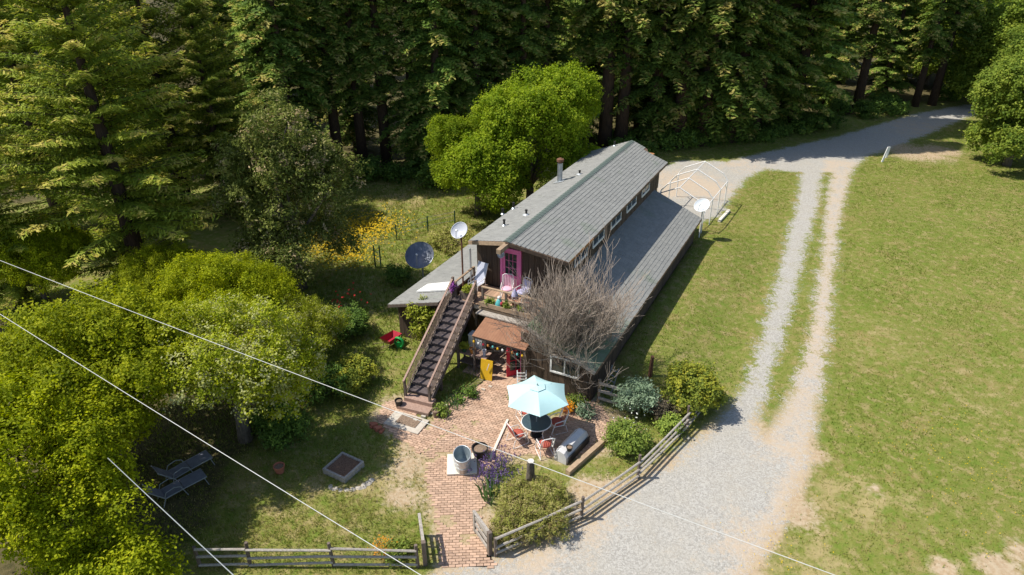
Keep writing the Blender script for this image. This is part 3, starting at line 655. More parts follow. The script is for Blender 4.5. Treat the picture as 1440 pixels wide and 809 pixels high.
# --- windows of the upper right wall
def window(parent, x, y0, y1, z0, z1):
    w = empty('window', (x, 0, 0), parent=parent)
    f = MB(); t = .075
    f.box(.0, .085, y0, y1, z0 - .05, z0 + t); f.box(.0, .07, y0, y1, z1 - t, z1)
    f.box(.0, .0705, y0, y0 + t, z0 + t, z1 - t); f.box(.0, .0705, y1 - t, y1, z0 + t, z1 - t); f.box(.0, .06, (y0 + y1) / 2 - .03, (y0 + y1) / 2 + .03, z0 + t, z1 - t)
    f.obj('window_frame', M['white'], w)
    for a, b in ((y0 + t, (y0 + y1) / 2 - .03), ((y0 + y1) / 2 + .03, y1 - t)):
        MB().box(.0, .042, a, b, z0 + t, z1 - t).obj('pane', M['glass'], w)
    # pale half drawn curtains behind the sash line
    return w
for y0, y1 in ((1.5, 3.2), (4.0, 5.7), (6.75, 8.5), (9.5, 11.3), (12.4, 14.0)): window(house, 3.07, y0, y1, 3.92, 4.93)
fw_ = empty('window', (0, -3.37, 0), parent=house)
f = MB(); f.box(4.1, 5.5, -.09, 0, 1.10, 1.18); f.box(4.1, 5.5, -.08, 0, 1.92, 2.0); f.box(4.1, 4.18, -.081, 0, 1.18, 1.92); f.box(5.42, 5.5, -.081, 0, 1.18, 1.92); f.box(4.77, 4.83, -.07, 0, 1.18, 1.92); f.obj('window_frame', M['white'], fw_)
MB().box(4.18, 4.77, -.045, 0, 1.18, 1.92).obj('pane', M['glass'], fw_); MB().box(4.83, 5.42, -.045, 0, 1.18, 1.92).obj('pane', M['glass'], fw_)
# --- pink front door: frame, leaf, nine panes
dr = empty('front_door', (-0.05, 0.0, 2.7), parent=house)
f = MB(); f.box(-.12, 0, -.09, .03, 0, 2.16); f.box(.9, 1.02, -.09, .03, 0, 2.16); f.box(-.12, 1.02, -.092, .03, 2.16, 2.29); f.obj('door_frame', M['pink'], dr)
lf = MB(); lf.box(.003, .897, -.05, .0, .02, .85); lf.box(.003, .13, -.05, 0, .85, 2.14); lf.box(.77, .897, -.05, 0, .85, 2.14); lf.box(.13, .77, -.05, 0, 2.02, 2.14)
lf.obj('door_leaf', M['pink'], dr)
MB().box(.1, .8, -.062, -.05, .12, .72).obj('door_panel', M['pink_pale'], dr)
pm = MB().box(0, .195, 0, .012, 0, .37).mesh('pane', M['glass'])
for i in range(3):
    for j in range(3): inst('pane', pm, dr, (.137 + i * .213, -.03, .865 + j * .387))
mu = MB()
for i in (1, 2): mu.box(.137 + i * .213 - .018, .137 + i * .213, -.052, -.01, .85, 2.02)
for j in (1, 2): mu.box(.13, .77, -.051, -.011, .865 + j * .387 - .017, .865 + j * .387)
mu.obj('glazing_bars', M['pink'], dr); MB().lathe([(.035, 0), (.035, .03)], (0.07, -.09, 1.0), 8).obj('door_knob', M['galv'], dr)
# --- red glazed door standing open under the canopy
rd = empty('porch_door', (2.45, -2.72, 0.04), math.atan2(-.66, -.55), parent=house)
f = MB(); f.box(0, .10, -.03, .03, 0, 2.05); f.box(.72, .88, -.03, .03, 0, 2.05); f.box(.10, .72, -.03, .03, 0, .30); f.box(.10, .72, -.03, .03, 1.92, 2.05); f.obj('door_frame', M['red_door'], rd)
MB().box(.10, .72, -.008, .008, .30, 1.92).obj('pane', M['glass'], rd)
mu = MB(); [mu.box(.10, .72, -.02, .02, z - .015, z + .015) for z in (.85, 1.4)]; mu.box(.395, .425, -.021, .021, .3, 1.92); mu.obj('glazing_bars', M['red_door'], rd)
MB().box(2.5, 2.62, -3.2, -3.08, 0, 2.3).obj('door_post', M['pink'], house)
# --- deck
deck = empty('deck', (0, 0, 0), parent=house)
bme = MB().box(-.066, .066, -2.0, -.06, 2.655, 2.70).mesh('deck_board', M['wood_deck'])
for x in np.arange(-1.62, 2.95, .14): inst('deck_board', bme, deck, (x, rng.uniform(-.01, .01), rng.uniform(-.003, .003)))
MB().box(-1.7, 2.98, -1.98, -1.86, 2.40, 2.65).obj('rim_joist', M['wood_grey'], deck)
MB().box(-.3, 2.98, -2.08, -1.985, 2.42, 2.62).obj('fascia_board', M['wood_tan'], deck)
MB().box(-.25, 2.98, -2.48, -2.09, 2.44, 2.50).obj('step_board', M['wood_grey'], deck)
MB().box(-.25, 2.98, -2.16, -2.12, 2.72, 2.95).obj('planter_board', M['wood_tan'], deck)
MB().box(-.25, 2.98, -2.10, -1.80, 2.705, 2.86).obj('planter_soil', M['soil'], deck)
MB().box(-.32, 2.98, -1.78, -1.66, 3.52, 3.57).obj('top_rail', M['wood_tan'], deck)
MB().box(-.2, 2.98, -1.745, -1.70, 3.08, 3.16).obj('mid_rail', M['wood_tan'], deck)
pmz = MB().box(-.05, .05, -.05, .05, 0, 1).mesh('rail_post', M['wood_post'])
for x in (-.27, 1.0, 2.3): inst('rail_post', pmz, deck, (x, -1.72, 2.70), (0, 0, 0), (1, 1, .82))
for x in (-1.62, -.1, 1.4, 2.9): inst('support_post', pmz, deck, (x, -1.78, 0), (0, 0, 0), (1.2, 1.2, 2.4))
MB().beam((-1.66, -1.95, 3.58), (-1.66, -.1, 3.58), .10, .06).obj('side_rail', M['wood_tan'], deck)
for y in (-1.93, -.15): inst('rail_post', pmz, deck, (-1.66, y, 2.70), (0, 0, 0), (1, 1, .85))
# --- rusty canopy below the deck
cn = empty('canopy', (0, 0, 0), parent=house)
N = 40; vs = []; fs = []
for i in range(N + 1):
    x = .28 + (3.02 - .28) * i / N; h = .004 * (1 if i % 2 else -1)
    vs += [(x, -2.42, 2.40 + h), (x, -3.78, 2.10 + h), (x, -2.42, 2.385 + h), (x, -3.78, 2.085 + h)]
for i in range(N):
    o = 4 * i; fs += [(o, o + 1, o + 5, o + 4), (o + 6, o + 7, o + 3, o + 2), (o + 1, o + 3, o + 7, o + 5)]
MB().add(vs, fs).obj('roofing_sheet', M['rust_sheet'], cn)
MB().beam((.25, -3.70, 2.02), (3.05, -3.70, 2.02), .08, .10).obj('front_beam', M['wood_post'], cn)
for x in (.33, 2.97): inst('canopy_post', pmz, cn, (x, -3.70, 0), (0, 0, 0), (.9, .9, 1.97))
for x in (.35, 1.3, 2.2, 2.95): MB().beam((x, -2.1, 2.40), (x, -3.72, 2.055), .05, .06).obj('rafter', M['wood_post'], cn)
# --- staircase
st = empty('staircase', (-0.62, -7.55, 0), math.radians(6.6), parent=house)
NR = 15; RUN = 5.85 / NR; RISE = 2.7 / NR; HWD = .60
tm = MB().box(-.56, .56, -.02, RUN + .01, -.045, 0).mesh('tread', M['wood_stair'])
rm = MB().box(-.55, .55, 0, .02, -RISE, -.046).mesh('riser', M['wood_stair'])
for i in range(2, NR): inst('tread', tm, st, (0, i * RUN, (i + 1) * RISE)); inst('riser', rm, st, (0, i * RUN + .012, (i + 1) * RISE))
MB().box(-.72, .80, -.06, RUN, 0, RISE).obj('bottom_step', M['wood_red'], st); MB().box(-.60, .78, RUN + .002, RUN * 2, 0, RISE * 2).obj('bottom_step', M['wood_red'], st)
sl = RISE / RUN; ang = math.atan(sl)
for sx in (-1, 1):
    x = sx * (HWD + .0)
    MB().beam((x, 2 * RUN, 2 * RISE - .04), (x, NR * RUN, NR * RISE - .04), .05, .26).obj('stringer', M['wood_stair'], st)
    MB().beam((x, .45, .45 * sl + .98), (x, NR * RUN + .1, NR * RISE + 1.0), .085, .045).obj('handrail', M['wood_red'], st)
    MB().beam((x - sx * .0, .45, .45 * sl + .92), (x, NR * RUN, NR * RISE + .94), .06, .07).obj('handrail_edge', M['wood_fret'], st)
    MB().box(x - .05, x + .05, .50, .60, 0, .55 * sl + .95).obj('newel_post', M['wood_post'], st)
    MB().box(x - .055, x + .055, NR * RUN - .05, NR * RUN + .06, 1.2, NR * RISE + 1.02).obj('newel_post', M['wood_post'], st)
    MB().beam((x, .62, .62 * sl + .26), (x, NR * RUN, NR * RISE + .24), .04, .05).obj('lower_rail', M['wood_fret'], st)
    slat = MB().beam((0, 0, 0), (0, .26, .60), .022, .034, (0, 1, 0)).mesh('slat', M['wood_fret'])
    y = .68
    while y < NR * RUN - .25:
        inst('slat', slat, st, (x, y, y * sl + .30)); y += .17
    tri = MB(); 
    tri.add([(-.014, 0, 0), (-.014, RUN * .92, 0), (-.014, RUN * .92, RISE * 1.15), (.014, 0, 0), (.014, RUN * .92, 0), (.014, RUN * .92, RISE * 1.15)], [(0, 1, 2), (5, 4, 3), (0, 2, 5, 3), (2, 1, 4, 5), (1, 0, 3, 4)])
    trm = tri.mesh('fret_tooth', M['wood_fret'])
    for i in range(2, NR): inst('fret_tooth', trm, st, (x + sx * .03, i * RUN, (i + 1) * RISE + .10))
for i, y in enumerate((1.9, 3.8)):
    for sx in (-1, 1): MB().box(sx * .5 - .05, sx * .5 + .05, y - .05, y + .05, 0, y * sl).obj('support_post', M['wood_post'], st)
# slab at the foot of the stairs with a mat
sb = empty('stair_pad', HW(-.42, -8.35, 0), -TH + math.radians(3), 'pale concrete pad with brown mat at foot of stairs', 'pad')
MB().box(-.85, .85, -.42, .55, .005, .07).obj('slab', M['concrete'], sb); MB().box(-.42, .55, -.15, .45, .074, .09).obj('mat', M['soil'], sb)

# ------------------------------------------------------------------ brick paving
def pave():
    rng = np.random.default_rng(21); items = []
    base = MB()
    def lay(poly, ang, bl=.235, bw=.115, cond=None):
        c = np.mean(np.asarray(poly), 0); ca, sa = math.cos(ang), math.sin(ang)
        I, J = np.meshgrid(np.arange(-60, 60), np.arange(-120, 120)); a = (I + .5 * (J % 2)) * bl; b = J * bw
        x = (c[0] + a * ca - b * sa).ravel(); y = (c[1] + a * sa + b * ca).ravel()
        sd = poly_sd(x, y, poly); ok = sd < -.06 + (vnoise(x, y, .35, 31) - .5) * .16
        if cond is not None: ok &= cond(x, y)
        # worn places where bricks are buried under soil and weeds
        ok &= (vnoise(x, y, .8, 33) + vnoise(x, y, .25, 34) * .5) < 1.18
        ok &= poly_sd(x, y, HOUSE_FP) > -2.4
        for px, py in zip(x[ok], y[ok]): items.append((px, py, ang + rng.normal() * .03))
    lay(PATH_LOW, math.radians(3))
    lay(PATIO, -TH, cond=lambda x, y: poly_sd(x, y, PATH_LOW) > .04)
    items.sort(key=lambda q: q[1])
    root = inst('brick_paving', mesh_np('brick_paving', *(lambda V, F: (V, F))(*paving_bed()), M['soil_bed']))
    tag(root, kind='structure')
    bx = [(-.112, -.052), (.112, -.052), (.112, .052), (-.112, .052)]
    bme = MB().add([(x, y, -.03) for x, y in bx] + [(x * .96, y * .93, .012) for x, y in bx], [(4, 5, 6, 7), (0, 1, 5, 4), (1, 2, 6, 5), (2, 3, 7, 6), (3, 0, 4, 7)]).mesh('brick', M['brick_paver'])
    for px, py, a in items[:300]: inst('brick', bme, root, (px, py, .012 + rng.uniform(0, .012)), (rng.normal() * .02, rng.normal() * .02, a))
    V = []; F = []
    for px, py, a in items[300:]:
        o = len(V); ca, sa = math.cos(a), math.sin(a); z = .012 + rng.uniform(0, .012); tx, ty = rng.normal() * .03, rng.normal() * .03
        for k, (zz, sx_, sy_) in ((0, (-.03, 1, 1)), (1, (.012, .96, .93))):
            for x, y in bx: V.append((px + x * sx_ * ca - y * sy_ * sa, py + x * sx_ * sa + y * sy_ * ca, z + zz + x * tx + y * ty))
        F += [(o + 4, o + 5, o + 6, o + 7), (o, o + 1, o + 5, o + 4), (o + 1, o + 2, o + 6, o + 5), (o + 2, o + 3, o + 7, o + 6), (o + 3, o, o + 4, o + 7)]
    tag(inst('bricks', mesh_np('bricks', V, F, M['brick_paver']), root), kind='stuff')
def paving_bed():
    x, y, f = grid(np.arange(-8, 9, .15), np.arange(14, 30, .15)); sd = np.minimum(poly_sd(x, y, PATIO), poly_sd(x, y, PATH_LOW))
    f = f[(sd[f] < .05).all(1)]; used = np.unique(f); r = -np.ones(len(x), int); r[used] = np.arange(len(used))
    return np.stack([x[used], y[used], height(x[used], y[used]) + .014], 1), r[f]
M['soil_bed'] = mat('sandy_joint_soil', (0.46, 0.33, 0.22), (0.26, 0.225, 0.10), 3.5, 0.95, bump=0.3, detail=8)
pave()

# ------------------------------------------------------------------ fences and gate
def rail_fence(label, posts, rails_z, tops, sag=0.0, rng=np.random.default_rng(4), post_r=.065):
    e = empty('rail_fence', posts[0], 0, label, 'fence'); o = Vector(posts[0])
    for p, h in zip(posts, tops):
        q = Vector(p) - o; MB().tube([q + Vector((0, 0, -.1)), q + Vector((rng.normal() * .03, rng.normal() * .03, h))], [post_r * 1.05, post_r * .9], 7).obj('post', M['wood_post'], e)
    for a, b in zip(posts[:-1], posts[1:]):
        for z in rails_z:
            j = rng.normal(size=2) * .035
            MB().tube([Vector(a) - o + Vector((0, -.05, z + j[0])), (Vector(a) + Vector(b)) / 2 - o + Vector((0, -.05, z + (j[0] + j[1]) / 2 - sag)), Vector(b) - o + Vector((0, -.05, z + j[1]))], [.048, .042, .046], 6).obj('rail', M['wood_grey'], e)
    return e
rail_fence('low three-rail wooden fence along the shady lawn left of the gate', [P(282, 797), P(352, 797), P(470, 797), P(588, 797)], (.18, .52, .86), (.95, 1.12, 1.12, 1.02))
rail_fence('weathered three-rail wooden fence between gravel drive and garden bushes', [P(697, 782), P(817, 728), P(897, 672), P(966, 602), P(1000, 562)], (.16, .48, .84), (.9, 1.08, 1.15, 1.15, .9), .03)
def gate(label, a, b, hgt=1.02):
    a = Vector(a); b = Vector(b); d = b - a; L = d.length; e = empty('gate', a, math.atan2(d.y, d.x), label, 'gate')
    MB().box(-.07, .07, -.07, .07, -.1, hgt + .06).obj('gate_post', M['wood_post'], e)
    MB().box(L - .10, L, -.035, .035, .05, hgt - .02).obj('stile', M['wood_grey'], e)
    MB().box(.08, L, -.05, .05, hgt - .02, hgt + .03).obj('top_rail', M['wood_grey'], e)
    for z in (.10, .42, .72): MB().box(.075, L - .10, -.022, .022, z, z + .13).obj('board', M['wood_grey'], e)
    for x in (.40, .72): MB().box(x, x + .06, -.046, -.024, .08, hgt - .022).obj('upright', M['wood_post'], e)
gate('grey board gate leaf swung open beside the trimmed hedge', P(689, 780), P(667, 748))
gate('grey board gate leaf swung open beside the left lawn fence', P(598, 794), P(592, 752))
# boards fence by the lean-to corner
e = empty('board_fence', HW(6.35, -3.2), -TH, 'short three-board fence between lean-to corner and grey-green shrub', 'fence')
for x in (0.05, 1.5): MB().tube([(x, 0, -.1), (x, 0, 1.25)], .07, 7).obj('post', M['wood_tan'] if x < 1 else M['wood_post'], e)
for z in (.25, .65, 1.05): MB().box(.05, 1.5, -.11, -.07, z, z + .13).obj('board', M['wood_grey'], e)
e = empty('ladder', HW(6.75, -2.6), -TH + 1.2, 'pale folding ladder leaning by the lean-to wall', 'ladder')
for y in (0, .38): MB().beam((0, y, 0.02), (.45, y, 1.35), .05, .03).obj('side_rail', M['metal_grey'], e)
for k in range(5): MB().beam((.07 + .08 * k, 0, .2 + .24 * k), (.07 + .08 * k, .38, .2 + .24 * k), .04, .03).obj('rung', M['metal_grey'], e)
o = MB().tube([(0, 0, -.1), (.03, .0, 1.35)], [.10, .085], 9).obj('fence_post', M['rust'], None, P(913, 535)); tag(o, 'single rust-brown post among shrubs beside the lawn', 'post')

# ------------------------------------------------------------------ patio umbrella, table and chairs
UC = P(754, 612)
e = empty('patio_umbrella', UC, 0, 'pale aqua six-sided patio umbrella over the round table', 'umbrella')
R_, ZR, ZT = 1.38, 2.08, 2.52; a0 = math.radians(93)
cv = MB(); rim = [(R_ * math.cos(a0 + k * math.pi / 3), R_ * math.sin(a0 + k * math.pi / 3), ZR) for k in range(6)]
inn = [(.30 * math.cos(a0 + k * math.pi / 3), .30 * math.sin(a0 + k * math.pi / 3), ZT - .02) for k in range(6)]
for k in range(6):
    a, b = Vector(rim[k]), Vector(rim[(k + 1) % 6]); c, d = Vector(inn[k]), Vector(inn[(k + 1) % 6])
    n = 6; rows = []
    for i in range(n + 1):
        t = i / n; row = []
        for j in range(n + 1):
            s_ = j / n; p = (c.lerp(d, s_)).lerp(a.lerp(b, s_), t); p.z -= .10 * math.sin(math.pi * s_) * t * .55 - .05 * math.sin(math.pi * t); p -= Vector((p.x, p.y, 0)) * .05 * math.sin(math.pi * s_) * t
            row.append(p)
        rows.append(row)
    vs = [p for r in rows for p in r]; fs = [(i * 7 + j, (i + 1) * 7 + j, (i + 1) * 7 + j + 1, i * 7 + j + 1) for i in range(n) for j in range(n)]
    pan = MB().add(vs, fs).obj('canopy_panel', M['canvas'], e, smooth=True)
    MB().tube([(0, 0, ZT - .10), (rim[k][0], rim[k][1], ZR - .035)], .012, 5).obj('rib', M['metal_grey'], e)
    MB().tube([(0, 0, 1.75), (rim[k][0] * .5, rim[k][1] * .5, (ZR + ZT) / 2 - .06)], .010, 5).obj('strut', M['metal_grey'], e)
MB().add([(.36 * math.cos(a0 + k * math.pi / 3), .36 * math.sin(a0 + k * math.pi / 3), ZT - .005) for k in range(6)] + [(0, 0, ZT + .06)], [(k, (k + 1) % 6, 6) for k in range(6)]).obj('canopy_vent', M['canvas'], e)
MB().lathe([(.03, ZT + .05), (.035, ZT + .10), (.015, ZT + .14)], n=8).obj('finial', M['metal_grey'], e)
MB().tube([(0, 0, .03), (0, 0, ZT + .1)], .024, 8).obj('pole', M['metal_grey'], e)
MB().lathe([(.27, .02), (.25, .07), (.06, .10), (.05, .30)], n=18).obj('base', M['black'], e)
e = empty('patio_table', UC, 0, 'round dark glass patio table under the aqua umbrella', 'table')
MB().lathe([(.60, .70), (.62, .715), (.60, .725), (.0301, .7252)], n=36, cap0=True, cap1=False).obj('tabletop', M['table_glass'], e)
MB().tube([(.62 * math.cos(t), .62 * math.sin(t), .712) for t in np.linspace(0, 2 * math.pi, 32, endpoint=False)], .022, 6, True).obj('table_rim', M['white_metal'], e)
for k in range(4):
    t = k * math.pi / 2 + .6
    MB().tube([(.55 * math.cos(t), .55 * math.sin(t), .70), (.42 * math.cos(t), .42 * math.sin(t), .35), (.55 * math.cos(t), .55 * math.sin(t), .02)], .018, 6).obj('leg', M['white_metal'], e)
def patio_chair(loc, rz, label, group=None, cushion='red_cushion', frame='white_metal', slats=True):
    """faces local +y"""
    e = empty('patio_chair', loc, rz, label, 'chair', group)
    for sx in (-.29, .29):
        MB().tube([(sx, -.38, .015), (sx, -.10, .02), (sx, .30, .02), (sx, .36, .10), (sx, .27, .40), (sx, .20, .62), (sx, -.10, .66), (sx, -.26, .66)], .019, 6).obj('side_frame', M[frame], e)
        MB().tube([(sx, -.38, .015), (sx, -.28, .40)], .017, 6).obj('leg', M[frame], e)
    MB().tube([(-.27, -.20, .42), (-.27, -.40, 1.00), (-.18, -.42, 1.06), (.18, -.42, 1.06), (.27, -.40, 1.00), (.27, -.20, .42)], .019, 6).obj('back_frame', M[frame], e)
    MB().tube([(-.27, -.22, .42), (-.27, .24, .43), (.27, .24, .43), (.27, -.22, .42)], .018, 6).obj('seat_frame', M[frame], e)
    c = MB(); c.lathe([(.20, .43), (.265, .445), (.275, .48), (.25, .515), (.12, .53)], (0, .01, 0), 16, 1.0, .92).obj('seat_cushion', M[cushion], e, smooth=True)
    if slats:
        for x in np.linspace(-.20, .20, 6): MB().beam((x, -.215, .46), (x, -.405, 1.04), .028, .008, (0, -1, .3)).obj('back_slat', M[frame if abs(x) > .15 else cushion], e)
    else:
        b = MB(); b.beam((0, -.20, .47), (0, -.37, .97), .46, .06, (0, -1, .3)).obj('back_cushion', M[cushion], e)
    return e
def face(p, q): d = Vector(q) - Vector(p); return math.atan2(-d.x, d.y)
for (u, v, lab, sl_) in ((728, 622, 'white tube patio chair with red cushion beside table, facing away from the tub', False), (766, 637, 'white patio chair with red cushion and slatted back nearest the covered chest', True),
                         (783, 605, 'white slatted patio chair with red cushion tucked at the table, in the umbrella shade', True), (739, 590, 'white patio chair with red cushion between table and brick walk', True)):
    p = P(u, v); patio_chair(p, face(p, UC), lab, None, slats=sl_)
# cloth hanging over chair
cl = MB(); p = P(739, 591)
for i in range(7):
    for j in range(9):
        t = j / 8; x = -.26 + .52 * i / 6; cl.v.append((x + .02 * math.sin(i * 2.1 + j), .40 * (t - .35) * (1 if t > .35 else .5) + .02 * math.sin(i * 3), 1.09 - abs(t - .35) * .95 + .015 * math.sin(i * 1.7)))
cl.f = [(i * 9 + j, (i + 1) * 9 + j, (i + 1) * 9 + j + 1, i * 9 + j + 1) for i in range(6) for j in range(8)]
d_ = (UC - p).normalized()
o = cl.obj('cloth', M['pale_board'], None, (p.x - d_.x * .40, p.y - d_.y * .40, 0), face(p, UC), True); tag(o, 'cream cloth draped over the back of a patio chair', 'cloth')

# ------------------------------------------------------------------ tub, pots, chest, edging, stump
p = P(649, 660); b_ = MB().box(-.62, .55, -.55, .60, 0.03, .10).obj('board', M['pale_board'], None, P(651, 655), math.radians(4)); b_.name = 'base_board'; tag(b_, 'pale square board lying under the metal tub', 'board')
e = empty('metal_tub', (p.x + .05, p.y + .02, .102), math.radians(95), 'tall oval galvanised metal tub standing on a pale board', 'tub')
def oval(r0, r1, z0, z1, n=28): return [(r0, z0), (r1, z1)]
MB().lathe([(.30, 0), (.33, .30), (.36, .66)], n=30, sx=1.35, sy=.95, cap1=False).obj('tub_wall', M['galv'], e, smooth=True)
MB().lathe([(.345, .66), (.315, .30), (.29, .02)], n=30, sx=1.35, sy=.95, cap0=False).obj('tub_inside', M['galv_in'], e, smooth=True)
MB().tube([(.358 * 1.35 * math.cos(t), .358 * .95 * math.sin(t), .665) for t in np.linspace(0, 2 * math.pi, 32, endpoint=False)], .022, 6, True).obj('rim', M['galv'], e, smooth=True)
for z in (.25, .45): MB().tube([(.333 * 1.36 * math.cos(t), (.333 + z * .05) * .96 * math.sin(t), z) for t in np.linspace(0, 2 * math.pi, 32, endpoint=False)], .011, 5, True).obj('rib', M['galv'], e)
def pot(name, loc, r, h, m, label, soil=True, cat='pot'):
    e = empty(name, loc, 0, label, cat)
    MB().lathe([(r * .72, 0), (r * .98, h * .85), (r * 1.06, h * .86), (r * 1.06, h), (r * .92, h), (r * .9, h * .8)], n=22, cap1=False).obj('pot_wall', m, e, smooth=False)
    if soil: MB().lathe([(r * .9, h * .80), (r * .4, h * .86)], n=22).obj('soil', M['soil'], e)
    return e
pot('planter_pot', P(675, 642), .32, .48, M['black'], 'black round planter pot of bare soil beside the metal tub')
pot('flower_pot', P(394, 664), .21, .34, M['terracotta'], 'terracotta pot on the shaded lawn beneath the oaks')
# covered chest and the timber edging beside it
q0, q1 = P(797, 655), P(829, 620); dv = (q1 - q0); LN = dv.length
e = empty('covered_chest', q0, math.atan2(dv.y, dv.x), 'long pale grey fabric-covered patio chest with faceted lid', 'chest')
prof = [(.02, 0), (.02, .36), (.14, .58), (.40, .64), (.56, .50), (.60, 0)]
secs = [(0.0, .86), (.12, .97), (.5, 1.0), (LN - .22, .98), (LN, .72)]; vs = []; fs = []
for x, k in secs: vs += [(x, .32 + (yy - .32) * (k * .5 + .5), zz * k) for yy, zz in prof]
n = 6
for i in range(len(secs) - 1): fs += [(i * n + j, (i + 1) * n + j, (i + 1) * n + j + 1, i * n + j + 1) for j in range(n - 1)]
fs += [tuple(range(n)), tuple(reversed(range((len(secs) - 1) * n, len(secs) * n)))]
MB().add(vs, fs).obj('cover', M['cover'], e)
MB().box(.1, LN - .1, -.05, -.022, .02, .35).obj('dark_base', M['black'], e)
pot('flower_pot', q0 + Vector((.10, .30, .53)), .13, .18, M['black'], 'small black pot sitting on the end of the grey covered chest')
q0, q1 = P(798, 668), P(850, 622); o = MB().beam(q0 + Vector((0, 0, .10)), q1 + Vector((0, 0, .10)), .20, .22).obj('timber_edging', M['wood_tan']); tag(o, 'brown timber edging beam on the ground beside the covered chest', 'timber')
q0, q1 = P(662, 648), P(714, 592)
o = MB().beam(q0 + Vector((.75, -.05, .05)), q1 + Vector((.0, 0, .05)), .10, .10).obj('timber_edging', M['pale_board']); tag(o, 'thin pale timber strip dividing the brick walk from the table patio', 'timber')
e = empty('tree_stump', P(746, 672), .4, 'mossy cut stump with pale top poking out of the hedge', 'stump')
MB().lathe([(.20, -.1), (.16, .3), (.14, .86)], n=11).obj('trunk', M['bark_grey'], e); MB().lathe([(.135, .861), (.12, .875)], n=11).obj('cut_top', M['pale_board'], e)
# brick row kerb along grass by stairs
km = MB().box(-.11, .11, -.05, .05, 0, .09).mesh('edging_stone', M['concrete'])
e = empty('stone_edging', HW(1.7, -4.2), 0, 'row of small pale stones edging the grass strip beside the stairs', 'edging')
for k in range(11):
    w = HW(1.55 - .17 * k, -4.4 - .36 * k) - HW(1.7, -4.2); inst('stone', km, e, (w.x, w.y, .0), (0, 0, -TH + random.uniform(-.4, .4)), (random.uniform(.7, 1.2), random.uniform(.8, 1.2), random.uniform(.7, 1.2)))
# stack of bricks on lawn
e = empty('brick_stack', P(530, 603), 0, 'small tumbled stack of bricks on the lawn by the walk', 'bricks')
bk = MB().box(-.11, .11, -.055, .055, 0, .065).mesh('brick', M['terracotta'])
for x, y, z, a in ((0, 0, 0, .5), (.1, -.13, 0, .4), (-.18, .12, 0, .9), (.04, -.04, .066, .2), (.24, -.2, 0, 1.3), (-.22, .28, 0, .1), (.12, -.14, .132, .6), (-.12, .14, .066, .4)): inst('brick', bk, e, (x, y, z), (0, 0, a), (1.25, 1.25, 1.25))
# square fire pit / planter
e = empty('square_planter', P(484, 662), math.radians(-30), 'square stone-edged planter box full of dry brown leaves', 'planter')
for k in range(4):
    a = k * math.pi / 2; c, s_ = math.cos(a), math.sin(a); w = MB().box(-.56, .48, .48, .56, .0, .30); w.v = [(x * c - y * s_, x * s_ + y * c, z) for x, y, z in w.v]; w.obj('side_board', M['wood_grey'], e)
MB().box(-.48, .48, -.48, .48, 0, .24).obj('leaf_fill', M['leaf_litter_dry'], e)
stn = MB().lathe([(.09, 0), (.12, .05), (.06, .11)], n=7).mesh('paver_stone', M['concrete'])
for k in range(9):
    t = -.3 - k * .24; o = inst('paver_stone', stn, None, P(488, 668) + Vector((math.cos(t) * .95 + .1, math.sin(t) * .75 - .1, 0)), (0, 0, k), (random.uniform(.9, 1.7), random.uniform(.8, 1.3), .8)); tag(o, 'rough pale stone set in the ground round the square planter', 'stone', 'stones round the square planter')
# lounge chair in the oak shade
def chaise(loc, rz, label):
    e = empty('chaise_longue', loc, rz, label, 'lounge chair')
    for sx in (-.30, .30):
        MB().tube([(sx, -.75, .95), (sx, -.28, .36), (sx, .35, .40), (sx, 1.25, .42)], .02, 6).obj('side_rail', M['metal_grey'], e)
        MB().tube([(sx, -.30, .40), (sx, -.22, .60), (sx, .10, .66), (sx, .30, .55), (sx, .48, .02)], .018, 6).obj('arm', M['metal_grey'], e)
        MB().tube([(sx, -.28, .36), (sx, -.42, .02)], .018, 6).obj('leg', M['metal_grey'], e); MB().tube([(sx, 1.15, .42), (sx, 1.25, .02)], .018, 6).obj('leg', M['metal_grey'], e)
    MB().beam((0, -.74, .96), (0, -.27, .375), .56, .02, (0, -1, .5)).obj('back_sling', M['sling'], e)
    MB().beam((0, -.27, .375), (0, .40, .405), .56, .02).obj('seat_sling', M['sling'], e); MB().beam((0, .42, .41), (0, 1.25, .43), .56, .02).obj('leg_sling', M['sling'], e)
chaise(P(243, 700), math.radians(-46), 'grey sling chaise longue with curved arms on shaded lawn beneath the oaks')
chaise(P(243, 700) + Vector((-.15, 1.0, 0)), math.radians(-43), 'grey sling chaise longue pushed against the oak trunk')
# green hose coil, red barrow by the vine
e = empty('hose_reel', P(562, 490), 0, 'bright green coiled garden hose beside the vine', 'hose')
for k in range(5): MB().tube([(.02 * k - .04 + .02 * math.sin(3 * t), (.25 + .015 * (k % 3)) * math.cos(t), .38 + (.25 + .015 * (k % 3)) * math.sin(t)) for t in np.linspace(0, 6.283, 24, endpoint=False)], .028, 6, True).obj('coil', M['green_plastic'], e, rz=math.radians(60))
MB().box(-.12, .12, -.05, .05, 0, .38).obj('stand', M['green_plastic'], e)
e = empty('wheelbarrow', P(551, 486), 1.0, 'dark red wheelbarrow parked behind the green hose', 'wheelbarrow')
tb = MB(); tb.add([(-.30, -.22, .28), (.30, -.20, .28), (.30, .20, .28), (-.30, .22, .28), (-.48, -.34, .60), (.50, -.30, .56), (.50, .30, .56), (-.48, .34, .60)], [(3, 2, 1, 0), (0, 1, 5, 4), (1, 2, 6, 5), (2, 3, 7, 6), (3, 0, 4, 7)]).obj('tray', M['red_plastic'], e)
for sy in (-.2, .2): MB().tube([(.62, sy * .4, .18), (-.3, sy, .26), (-.95, sy * 1.3, .55)], .02, 6).obj('handle', M['wood_tan'], e); MB().tube([(-.35, sy, .27), (-.42, sy, .02)], .018, 6).obj('leg', M['black'], e)
